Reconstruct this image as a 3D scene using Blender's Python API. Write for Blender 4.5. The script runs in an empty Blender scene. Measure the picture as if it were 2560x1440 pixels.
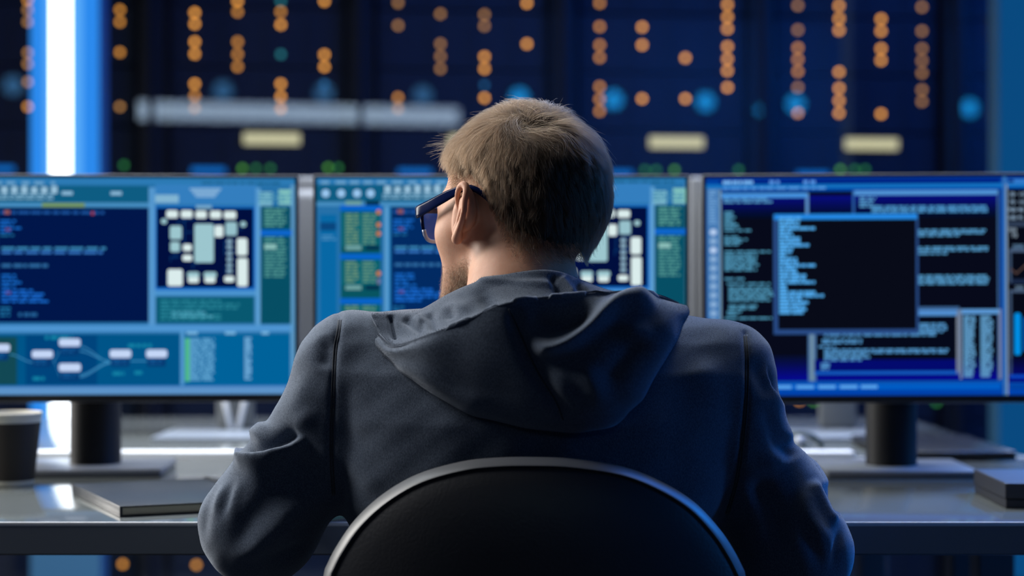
import bpy, bmesh, math, random
import numpy as np
from mathutils import Vector, Matrix
from mathutils.bvhtree import BVHTree
random.seed(7); RNG = np.random.default_rng(11)
SC = bpy.context.scene
COL = SC.collection
F_PX, CAM_Z, CX, CY = 4700.0, 1.025, 1280.0, 720.0

def W(px, py, Y):
    """point at distance Y that the photograph shows at (px, py)"""
    return ((px - CX) * Y / F_PX, Y, CAM_Z + (CY - py) * Y / F_PX)

def lin(c):
    c = c / 255.0
    return c / 12.92 if c <= 0.04045 else ((c + 0.055) / 1.055) ** 2.4
def rgb(r, g, b): return (lin(r), lin(g), lin(b))

# ------------------------------------------------------------------ materials
_mats = {}
def new_mat(name):
    m = bpy.data.materials.new(name); m.use_nodes = True
    nt = m.node_tree
    return m, nt, nt.nodes['Principled BSDF'], nt.nodes['Material Output']
def mat(name, col, rough=0.5, metal=0.0, spec=0.5, bump=0.0, bscale=200.0, var=0.0, vscale=40.0, sheen=0.0, coat=0.0, sheen_col=(1,1,1)):
    if name in _mats: return _mats[name]
    m, nt, p, out = new_mat(name)
    p.inputs['Base Color'].default_value = (*col, 1)
    p.inputs['Roughness'].default_value = rough
    p.inputs['Metallic'].default_value = metal
    p.inputs['Specular IOR Level'].default_value = spec
    p.inputs['Sheen Weight'].default_value = sheen
    p.inputs['Sheen Roughness'].default_value = 0.4
    p.inputs['Sheen Tint'].default_value = (*sheen_col, 1)
    p.inputs['Coat Weight'].default_value = coat
    if bump or var:
        tc = nt.nodes.new('ShaderNodeTexCoord')
    if var:
        n = nt.nodes.new('ShaderNodeTexNoise'); n.inputs['Scale'].default_value = vscale; n.inputs['Detail'].default_value = 5
        nt.links.new(tc.outputs['Object'], n.inputs['Vector'])
        r = nt.nodes.new('ShaderNodeMapRange'); r.inputs['From Min'].default_value = 0.3; r.inputs['From Max'].default_value = 0.7
        r.inputs['To Min'].default_value = 1 - var; r.inputs['To Max'].default_value = 1 + var
        nt.links.new(n.outputs['Fac'], r.inputs['Value'])
        mx = nt.nodes.new('ShaderNodeVectorMath'); mx.operation = 'SCALE'; mx.inputs[0].default_value = col
        nt.links.new(r.outputs['Result'], mx.inputs['Scale']); nt.links.new(mx.outputs['Vector'], p.inputs['Base Color'])
    if bump:
        n = nt.nodes.new('ShaderNodeTexNoise'); n.inputs['Scale'].default_value = bscale; n.inputs['Detail'].default_value = 6
        nt.links.new(tc.outputs['Object'], n.inputs['Vector'])
        b = nt.nodes.new('ShaderNodeBump'); b.inputs['Strength'].default_value = bump; b.inputs['Distance'].default_value = 0.002
        nt.links.new(n.outputs['Fac'], b.inputs['Height']); nt.links.new(b.outputs['Normal'], p.inputs['Normal'])
    _mats[name] = m
    return m
def emit(name, col, strength=1.0, sample=True):
    if name in _mats: return _mats[name]
    m, nt, p, out = new_mat(name)
    nt.nodes.remove(p)
    e = nt.nodes.new('ShaderNodeEmission'); e.inputs['Color'].default_value = (*col, 1); e.inputs['Strength'].default_value = strength
    nt.links.new(e.outputs[0], out.inputs['Surface'])
    if not sample: m.cycles.emission_sampling = 'NONE'
    _mats[name] = m
    return m
def glass(name, fac, rough=0.0, tint=(1,1,1)):
    """thin pane: mostly clear, a little mirror"""
    if name in _mats: return _mats[name]
    m, nt, p, out = new_mat(name); nt.nodes.remove(p)
    t = nt.nodes.new('ShaderNodeBsdfTransparent'); t.inputs['Color'].default_value = (*tint, 1)
    g = nt.nodes.new('ShaderNodeBsdfGlossy'); g.inputs['Roughness'].default_value = rough
    mx = nt.nodes.new('ShaderNodeMixShader'); mx.inputs[0].default_value = fac
    nt.links.new(t.outputs[0], mx.inputs[1]); nt.links.new(g.outputs[0], mx.inputs[2]); nt.links.new(mx.outputs[0], out.inputs['Surface'])
    _mats[name] = m
    return m

# ------------------------------------------------------------------ objects
def tag(o, label=None, cat=None, group=None, kind=None):
    if label: o['label'] = label
    if cat: o['category'] = cat
    if group: o['group'] = group
    if kind: o['kind'] = kind
    return o
def empty(name, loc=(0,0,0), rz=0.0):
    o = bpy.data.objects.new(name, None); COL.objects.link(o)
    o.location = loc; o.rotation_euler = (0, 0, rz); o.empty_display_size = 0.05
    return o
def link_mesh(name, me, m=None, parent=None, smooth=False):
    o = bpy.data.objects.new(name, me); COL.objects.link(o)
    if m is not None: me.materials.append(m)
    if parent is not None: o.parent = parent
    if smooth: me.polygons.foreach_set('use_smooth', [True] * len(me.polygons))
    return o
class MB:
    """collects shapes into one mesh"""
    def __init__(s): s.bm = bmesh.new()
    def box(s, lo, hi, bev=0.0, seg=2, M=None):
        r = bmesh.ops.create_cube(s.bm, size=1.0); vs = r['verts']
        c = [(a + b) / 2 for a, b in zip(lo, hi)]; d = [b - a for a, b in zip(lo, hi)]
        for v in vs: v.co = Vector((v.co.x * d[0] + c[0], v.co.y * d[1] + c[1], v.co.z * d[2] + c[2]))
        if M is not None: bmesh.ops.transform(s.bm, matrix=M, verts=vs)
        if bev:
            es = {e for v in vs for e in v.link_edges}
            bmesh.ops.bevel(s.bm, geom=list(es), offset=bev, segments=seg, affect='EDGES', profile=0.5)
        return s
    def cyl(s, c, r, h, axis='z', n=32, r2=None, M=None):
        res = bmesh.ops.create_cone(s.bm, cap_ends=True, segments=n, radius1=r, radius2=r if r2 is None else r2, depth=h)
        R = Matrix() if axis == 'z' else (Matrix.Rotation(math.pi/2, 4, 'X') if axis == 'y' else Matrix.Rotation(math.pi/2, 4, 'Y'))
        T = Matrix.Translation(c) @ R
        if M is not None: T = M @ T
        bmesh.ops.transform(s.bm, matrix=T, verts=res['verts']); return s
    def lathe(s, prof, c=(0,0,0), n=48):
        rings = []
        for r, z in prof:
            rings.append([s.bm.verts.new((c[0] + r*math.cos(2*math.pi*k/n), c[1] + r*math.sin(2*math.pi*k/n), c[2] + z)) for k in range(n)])
        for a, b in zip(rings, rings[1:]):
            for k in range(n): s.bm.faces.new((a[k], a[(k+1)%n], b[(k+1)%n], b[k]))
        s.bm.faces.new(rings[0][::-1]); s.bm.faces.new(rings[-1]); return s
    def tube(s, pts, r, n=10, closed=False, flat=None):
        """sweep a round (or flat w,h) section along pts"""
        P = [Vector(p) for p in pts]; N = len(P); rings = []
        up = Vector((0, 0, 1))
        for i, p in enumerate(P):
            if closed: t = P[(i+1) % N] - P[i-1]
            else: t = P[min(i+1, N-1)] - P[max(i-1, 0)]
            t.normalize()
            a = t.cross(up)
            if a.length < 1e-4: a = t.cross(Vector((1, 0, 0)))
            a.normalize(); b = a.cross(t)
            rr = r[i] if isinstance(r, (list, tuple)) else r
            wh = flat[i] if isinstance(flat, list) else flat
            ring = []
            for k in range(n):
                th = 2*math.pi*(k + .5)/n
                if wh:
                    q = 0.55
                    ca, sa = math.cos(th), math.sin(th)
                    v = p + a*(wh[0]*math.copysign(abs(ca)**q, ca)) + b*(wh[1]*math.copysign(abs(sa)**q, sa))
                else: v = p + a*(rr*math.cos(th)) + b*(rr*math.sin(th))
                ring.append(s.bm.verts.new(v))
            rings.append(ring)
        pairs = list(zip(rings, rings[1:])) + ([(rings[-1], rings[0])] if closed else [])
        for A, B in pairs:
            for k in range(n): s.bm.faces.new((A[k], B[k], B[(k+1)%n], A[(k+1)%n]))
        if not closed:
            s.bm.faces.new(rings[0]); s.bm.faces.new(rings[-1][::-1])
        return s
    def poly_prism(s, pts, z0, z1):
        a = [s.bm.verts.new((x, y, z0)) for x, y in pts]; b = [s.bm.verts.new((x, y, z1)) for x, y in pts]
        s.bm.faces.new(a[::-1]); s.bm.faces.new(b); n = len(pts)
        for k in range(n): s.bm.faces.new((a[k], a[(k+1)%n], b[(k+1)%n], b[k]))
        return s
    def build(s, name, m=None, parent=None, smooth=False, auto=None):
        bmesh.ops.recalc_face_normals(s.bm, faces=s.bm.faces)
        me = bpy.data.meshes.new(name); s.bm.to_mesh(me); s.bm.free()
        o = link_mesh(name, me, m, parent, smooth or auto is not None)
        if auto is not None: me.set_sharp_from_angle(angle=math.radians(auto))
        return o
def mesh_np(name, V, Fq, m=None, parent=None, smooth=True):
    me = bpy.data.meshes.new(name)
    V = np.asarray(V, dtype=np.float32); Fq = np.asarray(Fq, dtype=np.int32)
    me.vertices.add(len(V)); me.vertices.foreach_set('co', V.ravel())
    k = Fq.shape[1]
    me.loops.add(Fq.size); me.loops.foreach_set('vertex_index', Fq.ravel())
    me.polygons.add(len(Fq)); me.polygons.foreach_set('loop_start', np.arange(0, Fq.size, k, dtype=np.int32))
    me.update(calc_edges=True); me.validate()
    return link_mesh(name, me, m, parent, smooth)
def catmull(P, n):
    """Catmull-Rom along axis 0, n points per segment"""
    P = np.asarray(P, float); E = np.concatenate([2*P[:1]-P[1:2], P, 2*P[-1:]-P[-2:-1]])
    out = []
    for i in range(len(P)-1):
        p0, p1, p2, p3 = E[i], E[i+1], E[i+2], E[i+3]
        for t in np.linspace(0, 1, n, endpoint=False):
            out.append(0.5*((2*p1) + (p2-p0)*t + (2*p0-5*p1+4*p2-p3)*t*t + (3*p1-p0-3*p2+p3)*t**3))
    out.append(P[-1]); return np.array(out)

# ------------------------------------------------------------------ implicit modelling
def smin(a, b, k):
    h = np.clip(0.5 + 0.5*(b - a)/k, 0, 1)
    return b + (a - b)*h - k*h*(1 - h)
def ell(x, y, z, rx, ry, rz):
    k0 = np.sqrt((x/rx)**2 + (y/ry)**2 + (z/rz)**2); k1 = np.sqrt((x/rx**2)**2 + (y/ry**2)**2 + (z/rz**2)**2)
    return k0*(k0 - 1)/np.maximum(k1, 1e-6)
def cone(x, y, z, a, b, ra, rb):
    a = np.array(a, float); d = np.array(b, float) - a; L = float(d @ d) + 1e-12
    t = np.clip(((x-a[0])*d[0] + (y-a[1])*d[1] + (z-a[2])*d[2])/L, 0, 1)
    return np.sqrt((x-a[0]-t*d[0])**2 + (y-a[1]-t*d[1])**2 + (z-a[2]-t*d[2])**2) - (ra + (rb-ra)*t)
class Field:
    def __init__(s, xs, ys, zs):
        s.g = [np.asarray(a, np.float32) for a in (xs, ys, zs)]
        s.f = np.full([len(a) for a in s.g], 0.08, np.float32)
    def _sub(s, lo, hi):
        sl = [slice(max(0, np.searchsorted(a, l)-1), np.searchsorted(a, h)+1) for a, l, h in zip(s.g, lo, hi)]
        X, Y, Z = s.g[0][sl[0]][:,None,None], s.g[1][sl[1]][None,:,None], s.g[2][sl[2]][None,None,:]
        return tuple(sl), X, Y, Z
    def add(s, fn, lo, hi, k=0.01):
        sl, X, Y, Z = s._sub(lo, hi); s.f[sl] = smin(s.f[sl], fn(X, Y, Z).astype(np.float32), k)
    def chain(s, pts, radii, k=0.01, mrg=0.04):
        for a, b, ra, rb in zip(pts, pts[1:], radii, radii[1:]):
            m = max(ra, rb) + mrg + k
            lo = [min(p, q)-m for p, q in zip(a, b)]; hi = [max(p, q)+m for p, q in zip(a, b)]
            s.add(lambda X, Y, Z: cone(X, Y, Z, a, b, ra, rb), lo, hi, k)
    def mesh(s):
        f = s.f; sg = f < 0
        nx, ny, nz = f.shape
        cnt = np.zeros((nx-1, ny-1, nz-1), np.uint8)
        for i in (0,1):
            for j in (0,1):
                for k in (0,1): cnt += sg[i:nx-1+i, j:ny-1+j, k:nz-1+k]
        I, J, K = np.nonzero((cnt > 0) & (cnt < 8))
        idx = np.full(cnt.shape, -1, np.int32); idx[I, J, K] = np.arange(len(I))
        acc = np.zeros((len(I), 3)); num = np.zeros(len(I))
        cor = {}
        for i in (0,1):
            for j in (0,1):
                for k in (0,1): cor[i,j,k] = f[I+i, J+j, K+k]
        gx, gy, gz = s.g
        for ax in range(3):
            for u in (0,1):
                for v in (0,1):
                    a = [0,0,0]; b = [0,0,0]
                    o = [q for q in range(3) if q != ax]
                    a[o[0]] = b[o[0]] = u; a[o[1]] = b[o[1]] = v; b[ax] = 1
                    fa, fb = cor[tuple(a)], cor[tuple(b)]
                    m = (fa < 0) != (fb < 0)
                    t = np.where(m, fa/np.where(m, fa-fb, 1), 0)
                    pa = np.stack([gx[I+a[0]], gy[J+a[1]], gz[K+a[2]]], 1); pb = np.stack([gx[I+b[0]], gy[J+b[1]], gz[K+b[2]]], 1)
                    acc += np.where(m[:,None], pa + (pb-pa)*t[:,None], 0); num += m
        V = acc/num[:,None]
        Q = []
        for ax in range(3):
            o = [q for q in range(3) if q != ax]
            a = [slice(None)]*3; b = [slice(None)]*3
            a[ax] = slice(0, -1); b[ax] = slice(1, None)
            for q in o: a[q] = slice(1, -1); b[q] = slice(1, -1)
            A, B = sg[tuple(a)], sg[tuple(b)]
            for flip, msk in ((False, A & ~B), (True, ~A & B)):
                p = list(np.nonzero(msk))
                for q in o: p[q] = p[q] + 1
                def c(du, dv):
                    q = [p[0].copy(), p[1].copy(), p[2].copy()]; q[o[0]] -= du; q[o[1]] -= dv
                    return idx[q[0], q[1], q[2]]
                quad = np.stack([c(1,1), c(0,1), c(0,0), c(1,0)], 1)
                if flip != (ax == 1): quad = quad[:, ::-1]
                Q.append(quad)
        return V, np.concatenate(Q)
def relax(V, Q, it=2, lam=0.5):
    """a few rounds of Laplacian smoothing"""
    E = np.concatenate([Q[:, [0,1]], Q[:, [1,2]], Q[:, [2,3]], Q[:, [3,0]]])
    for _ in range(it):
        S = np.zeros_like(V); N = np.zeros(len(V))
        for a, b in ((0,1), (1,0)):
            np.add.at(S, E[:, a], V[E[:, b]]); np.add.at(N, E[:, a], 1)
        V = V + lam*(S/np.maximum(N, 1)[:,None] - V)
    return V
def normals(V, Q):
    n = np.cross(V[Q[:,2]] - V[Q[:,0]], V[Q[:,3]] - V[Q[:,1]])
    N = np.zeros_like(V)
    for k in range(4): np.add.at(N, Q[:,k], n)
    return N/np.maximum(np.linalg.norm(N, axis=1), 1e-12)[:,None]
def proj(V): return CX + F_PX*V[:,0]/V[:,1], CY - F_PX*(V[:,2]-CAM_Z)/V[:,1]
def stroke_field(px, py, pts, taper=60.0):
    """signed distance to a polyline (positive on its right / below) and an end taper"""
    P = catmull(np.array(pts, float), 6); best = np.full(len(px), 1e9); sign = np.ones(len(px)); along = np.zeros(len(px))
    L = np.concatenate([[0], np.cumsum(np.linalg.norm(np.diff(P, axis=0), axis=1))])
    for i in range(len(P)-1):
        a, d = P[i], P[i+1]-P[i]; l2 = d @ d
        t = np.clip(((px-a[0])*d[0] + (py-a[1])*d[1])/l2, 0, 1)
        ex, ey = px-a[0]-t*d[0], py-a[1]-t*d[1]
        D = np.hypot(ex, ey); m = D < best
        best[m] = D[m]; sign[m] = np.where(d[0]*(py-a[1]) - d[1]*(px-a[0]) >= 0, 1, -1)[m]; along[m] = (L[i] + t*(L[i+1]-L[i]))[m]
    tp = np.clip(along/taper, 0, 1)*np.clip((L[-1]-along)/taper, 0, 1); tp = tp*tp*(3-2*tp)
    return best*sign, tp
def sculpt(V, Nn, strokes, mask):
    """press creases and folds into cloth"""
    px, py = proj(V); D = np.zeros(len(V))
    for s in strokes:
        kind, pts, amp, w = s[:4]; tap = s[5] if len(s) > 5 else 60.0
        w2 = s[4] if len(s) > 4 else w
        P = np.array(pts); r = 4*max(w, w2)
        m = mask & (px > P[:,0].min()-r) & (px < P[:,0].max()+r) & (py > P[:,1].min()-r) & (py < P[:,1].max()+r)
        if not m.any(): continue
        d, tp = stroke_field(px[m], py[m], pts, tap)
        if kind == 'ridge': v = np.where(d > 0, np.exp(-(d/w)**2), np.exp(-(d/w2)**2))
        else:  # step: raised on the positive side, sunk on the other
            v = np.where(d >= 0, np.exp(-d/w)*(1-np.exp(-(d+2)/3.0)), -0.6*np.exp(d/w2))
        D[m] += amp*0.001*v*tp
    return V + Nn*D[:,None]
# ================================================================== THE ROOM
def structure(name, lo, hi, m, bev=0):
    return tag(MB().box(lo, hi).build(name, m), kind='structure')
M_FLOOR = mat('dark floor tile', (0.03, 0.034, 0.04), rough=0.35, bump=0.1, bscale=30)
M_WALL = mat('navy wall paint', (0.035, 0.045, 0.075), rough=0.7, bump=0.1, bscale=90)
M_CEIL = mat('dark ceiling paint', (0.03, 0.033, 0.04), rough=0.9, bump=0.1, bscale=60)
XL, XR, YB, YF, ZC = -2.9, 6.6, -2.7, 7.3, 3.1
structure('floor', (XL, YB, -0.1), (XR, YF, 0), M_FLOOR)
structure('ceiling', (XL, YB, ZC), (XR, YF, ZC+0.1), M_CEIL)
structure('wall_left', (XL-0.1, YB, 0), (XL, YF, ZC), M_WALL)
structure('wall_right', (XR, YB, 0), (XR+0.1, YF, ZC), M_WALL)
structure('wall_back', (XL-0.1, YB-0.1, 0), (XR+0.1, YB, ZC), M_WALL)
structure('wall_front', (XL-0.1, YF, 0), (XR+0.1, YF+0.1, ZC), M_WALL)

# ------------------------------------------------------------------ server racks
ROT = math.radians(6.5); RU = Vector((math.cos(ROT), math.sin(ROT), 0)); RO = Vector((-0.4476, 5.58, 0)); RN = Vector((math.sin(ROT), -math.cos(ROT), 0))
PITCH = 0.61
def on_row(px, py, inset=0.03):
    """(distance along the rack row, height) where the view line of (px, py) meets the rack fronts"""
    d = Vector(((px-CX)/F_PX, 1, (CY-py)/F_PX)); o = RO - RN*inset - Vector((0, 0, CAM_Z))
    P = d*((o @ RN)/(d @ RN)); return (P - Vector((RO.x, RO.y, 0)) + RN*inset) @ RU, P.z + CAM_Z
M_RACK = mat('black rack steel', (0.007, 0.010, 0.020), rough=0.55, spec=0.12, bump=0.05)
M_SERVER = mat('server front plate', (0.008, 0.014, 0.030), rough=0.6, spec=0.08, bump=0.2, bscale=120)
M_GLASS = glass('rack door glass', 0.085)
AMB = (0.97, 0.40, 0.065)
M_LED = {'o': emit('amber indicator glow', AMB, 3.7), 'd': emit('dim amber indicator glow', AMB, 2.4), 'f': emit('faint amber indicator glow', (0.95,0.46,0.14), 1.5),
         'p': emit('pale amber indicator glow', (0.85, 0.52, 0.24), 3.6),
         't': emit('teal indicator glow', (0.04, 0.35, 0.42), 1.6), 'b': emit('blue indicator glow', (0.03, 0.22, 0.55), 1.2),
         'g': emit('green indicator glow', (0.10, 0.42, 0.04), 2.0), 'e': emit('deep green indicator glow', (0.04, 0.30, 0.08), 1.6), 'y': emit('yellow green indicator glow', (0.35, 0.42, 0.03), 2.4)}
LEDS = {70: '0d 25f 55f 132f 160f 205f 267d', 300: '25d 55d 131d 267f', 487: '32o 60o 105o 135o 210o 240d 270f', 594: '3o 30d 105d 136d 167d',
 702: '3t 30d 62o 136t 210o 242o 272d', 811: '3o 137o 167o 210b', 995: '7f 64f 244d 272f', 1101: '35f 110f 141f 172f', 1211: '37f 65f 142o 172o 213b 245o',
 1317: '8o 110o', 1499: '8d 67d 113d 144d 217d 248d 278d', 1605: '68o 113o 247o', 1713: '145o 247o', 1818: '12o 43o 72o 117o 148o 177o 219o',
 1994: '14f 75f 120d 149d 179d 219f 283d', 2097: '15o 47o 76o 180o 221o 252o 283o', 2202: '48o 78o 122o 151o 285o', 2304: '18f 78f 122f 152f 183f 225f 254f',
 2479: '52p 81p 287p', 307: '1410d', 491: '1412d', 2197: '1398f', 2473: '1396f',
 310: '413e', 373: '419d', 606: '421g', 640: '421e', 676: '421e', 820: '419g', 846: '419e', 885: '420d', 1612: '425e', 1640: '425e', 1686: '425g',
 1846: '425e', 1885: '425e', 2100: '424g', 2136: '424e', 2162: '424e', 1998: '1001d', 2034: '1003g', 2340: '1006e', 2478: '1003y'}
spots = []
for px, s in LEDS.items():
    for t in s.split():
        u, z = on_row(px, int(t[:-1])); spots.append((u, z, t[-1]))
led_bm = bmesh.new(); bmesh.ops.create_cone(led_bm, cap_ends=True, segments=20, radius1=0.0070, radius2=0.0066, depth=0.006)
bmesh.ops.transform(led_bm, matrix=Matrix.Rotation(math.pi/2, 4, 'X'), verts=led_bm.verts)
led_mesh = {}
for k, m in M_LED.items():
    me = bpy.data.meshes.new('indicator_light'); led_bm.to_mesh(me); me.materials.append(m); led_mesh[k] = me
M_PLATE = emit('pale glowing plate', (0.62, 0.60, 0.38), 1.05); M_BLUEPAN = emit('blue lit display', (0.004, 0.16, 0.62), 1.0)
RACK_WHERE = ['server rack at the left end, behind the white light column', 'server rack with amber lights, first to the right of the white light column',
 'server rack standing behind the head of the person', 'blue lit server rack above the gap between middle and right monitors',
 'server rack standing behind the right monitor', 'server rack at the right end of the row, only partly in view']
HRK = 2.3
def build_rack(i):
    k = i - 2; x0 = k*PITCH
    r = empty('server_rack', RO + RU*x0, ROT)
    tag(r, 'dark ' + RACK_WHERE[i], 'server rack', 'server racks in a row along the far side')
    w = PITCH - 0.003; c = MB()
    c.box((0, 0.0, 0), (0.035, 0.95, HRK)); c.box((w-0.035, 0.0, 0), (w, 0.95, HRK)); c.box((0.035, 0.93, 0), (w-0.035, 0.95, HRK))
    c.box((0.035, 0, HRK-0.04), (w-0.035, 0.93, HRK)); c.box((0.035, 0, 0), (w-0.035, 0.93, 0.06)); c.build('cabinet', M_RACK, r)
    f = MB()
    for lo, hi in (((0, -0.03, 0.03), (0.006, -0.002, HRK)), ((w-0.006, -0.03, 0.03), (w, -0.002, HRK)), ((0.006, -0.03, 0.03), (w-0.006, -0.002, 0.08)), ((0.006, -0.03, HRK-0.06), (w-0.006, -0.002, HRK))): f.box(lo, hi)
    d = f.build('door_frame', M_RACK, r)
    MB().box((0.006, -0.02, 0.08), (w-0.006, -0.016, HRK-0.06)).build('glass_pane', M_GLASS, d)
    MB().box((w-0.03, -0.05, 1.0), (w-0.012, -0.03, 1.18), 0.004).build('door_handle', M_RACK, d)
    z = 0.08
    while z < HRK-0.2:
        h = 0.178
        s = MB().box((0.05, 0.033, z), (w-0.05, 0.80, z+h-0.006), 0.003)
        for q in range(4): s.box((0.075+q*0.125, 0.029, z+0.02), (0.09+q*0.125, 0.034, z+h-0.03))
        s.build('server_unit', M_SERVER, r); z += h
    for u, zz, kk in spots:
        if x0 <= u < x0 + PITCH:
            o = bpy.data.objects.new('indicator_light', led_mesh[kk]); COL.objects.link(o); o.parent = r; o.location = (u-x0, 0.026, zz)
    xm = w/2 + 0.043; zp = CAM_Z + 0.4425
    MB().box((xm-0.083, 0.018, zp-0.017), (xm+0.083, 0.03, zp+0.017), 0.003).build('label_plate', M_PLATE, r)  # pale rack label, its lit brightness put in as glow
    xb = w/2 - 0.143
    MB().box((xb-0.05, 0.018, CAM_Z+0.338), (xb+0.05, 0.03, CAM_Z+0.356), 0.003).build('blue_display', M_BLUEPAN, r)
    return r
for i in range(6): build_rack(i)

# ------------------------------------------------------------------ lamps on the wall behind the camera (seen mirrored in the rack doors)
M_LAMPBODY = mat('lamp housing', (0.03, 0.03, 0.035), rough=0.4)
M_BLUELAMP = emit('blue lamp glow', (0.015, 0.40, 1.0), 5.0)
M_DIMLAMP = emit('dim blue lamp glow', (0.10, 0.36, 0.75), 2.1)
def wall_lamp(x, z, r, label, group, name='wall_lamp', glow=None):
    e = empty(name, (x, YB, z)); tag(e, label, 'lamp', group)
    MB().cyl((0, 0.02, 0), r+0.015, 0.04, 'y').build('housing', M_LAMPBODY, e)
    MB().cyl((0, 0.045, 0), r, 0.012, 'y').build('diffuser', glow or M_BLUELAMP, e)
for k in range(11):
    if k < 5: wall_lamp(-1.71 + 0.735*k, 2.455, 0.062, 'dim round blue wall lamp mirrored in the rack doors above the left monitors', 'dim round wall lamps', glow=M_DIMLAMP)
    else: wall_lamp(-1.71 + 0.735*k, 2.455, 0.062, 'bright round blue wall lamp mirrored in the rack doors above the right monitor', 'bright round wall lamps')
for k in range(3):
    wall_lamp(3.88 + 0.70*k, 2.40, 0.026, 'small blue lamp between the larger mirrored wall lamps', 'small blue wall lamps')
e = empty('strip_wall_lamp', (0.2, YB, 2.30)); tag(e, 'long white strip lamp on the back wall, mirrored in the rack doors', 'lamp')
MB().box((-1.32, 0, -0.075), (1.32, 0.04, 0.075), 0.006).build('housing', M_LAMPBODY, e)
MB().box((-1.30, 0.04, -0.062), (1.30, 0.055, 0.062), 0.004).build('diffuser', emit('white strip glow', (0.55, 0.75, 1.0), 3.2), e)

# ------------------------------------------------------------------ upright light columns
M_TUBE = emit('white tube glow', (0.86, 0.93, 1.0), 4.0)
M_BLUEDIFF = emit('blue diffuser glow', (0.030, 0.30, 1.0), 0.85)
M_PALEDIFF = emit('pale blue diffuser glow', (0.10, 0.42, 1.0), 0.95)
M_COLUMN = mat('blue column panel', (0.025, 0.10, 0.19), rough=0.5)
def light_column(x, y, rz, label, z0=0.62, tube=True, half=0.088, diff=None):
    e = empty('light_column', (x, y, 0), rz); tag(e, label, 'lamp', 'upright light columns')
    h = MB(); h.box((-half-0.004, 0.03, 0), (half+0.004, 0.12, 2.9)); h.build('housing', M_COLUMN, e)
    MB().box((-half, 0.012, z0), (half, 0.03, 2.88), 0.003).build('blue_diffuser', diff or M_BLUEDIFF, e)
    if tube:
        MB().box((-0.050, 0.0, z0), (0.050, 0.012, 2.88), 0.003).build('pale_diffuser', M_PALEDIFF, e)
        MB().cyl((0, -0.022, (z0+2.88)/2), 0.026, 2.88-z0, 'z', 24).build('tube', M_TUBE, e)
    return e
light_column((157-CX)*4.9/F_PX, 4.9, 0, 'upright light column with a white tube on glowing blue, left of the racks')
light_column((2665-CX)*5.0/F_PX, 5.0, 0, 'glowing blue light column at the right edge beside the racks', half=0.17, z0=0.25, diff=emit('dim blue diffuser glow', (0.004, 0.095, 0.30), 0.7))

# ================================================================== DESKS
DZ = 0.74
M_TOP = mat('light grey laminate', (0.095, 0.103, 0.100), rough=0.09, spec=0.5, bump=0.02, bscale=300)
M_EDGE = mat('grey desk edge band', (0.20, 0.22, 0.25), rough=0.5)
M_STEEL = mat('painted steel', (0.12, 0.125, 0.135), rough=0.4, metal=0.3)
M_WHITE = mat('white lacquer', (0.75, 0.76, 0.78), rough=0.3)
def desk(x0, x1, y0, y1, label):
    e = empty('desk', ((x0+x1)/2, (y0+y1)/2, 0)); tag(e, label, 'desk')
    a, b = (x1-x0)/2, (y1-y0)/2
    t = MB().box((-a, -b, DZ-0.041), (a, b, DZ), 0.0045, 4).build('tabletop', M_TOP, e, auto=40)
    MB().box((-a+0.004, -b-0.0012, DZ-0.0385), (a-0.004, -b+0.001, DZ-0.0052)).build('edge_band', M_EDGE, t)
    MB().box((-a+0.003, -b-0.0016, DZ-0.0052), (a-0.003, -b+0.0012, DZ+0.0002), 0.0012, 3).build('edge_highlight', M_WHITE, t, auto=40)  # highlight of the rounded edge, put in as a white strip
    for sx in (-1, 1):
        for sy in (-1, 1):
            MB().box((sx*(a-0.09)-0.03, sy*(b-0.07)-0.03, 0), (sx*(a-0.09)+0.03, sy*(b-0.07)+0.03, DZ-0.041), 0.004).build('leg', M_STEEL, e)
    return e
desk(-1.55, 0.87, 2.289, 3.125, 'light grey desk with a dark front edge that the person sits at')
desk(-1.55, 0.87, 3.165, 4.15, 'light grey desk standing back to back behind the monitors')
e = MB().box((-1.5, 3.127, DZ-0.03), (0.57, 3.163, DZ+0.013), 0.003).build('cable_rail', M_WHITE)
tag(e, 'white rail along the seam between the two desks', 'rail')

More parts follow.
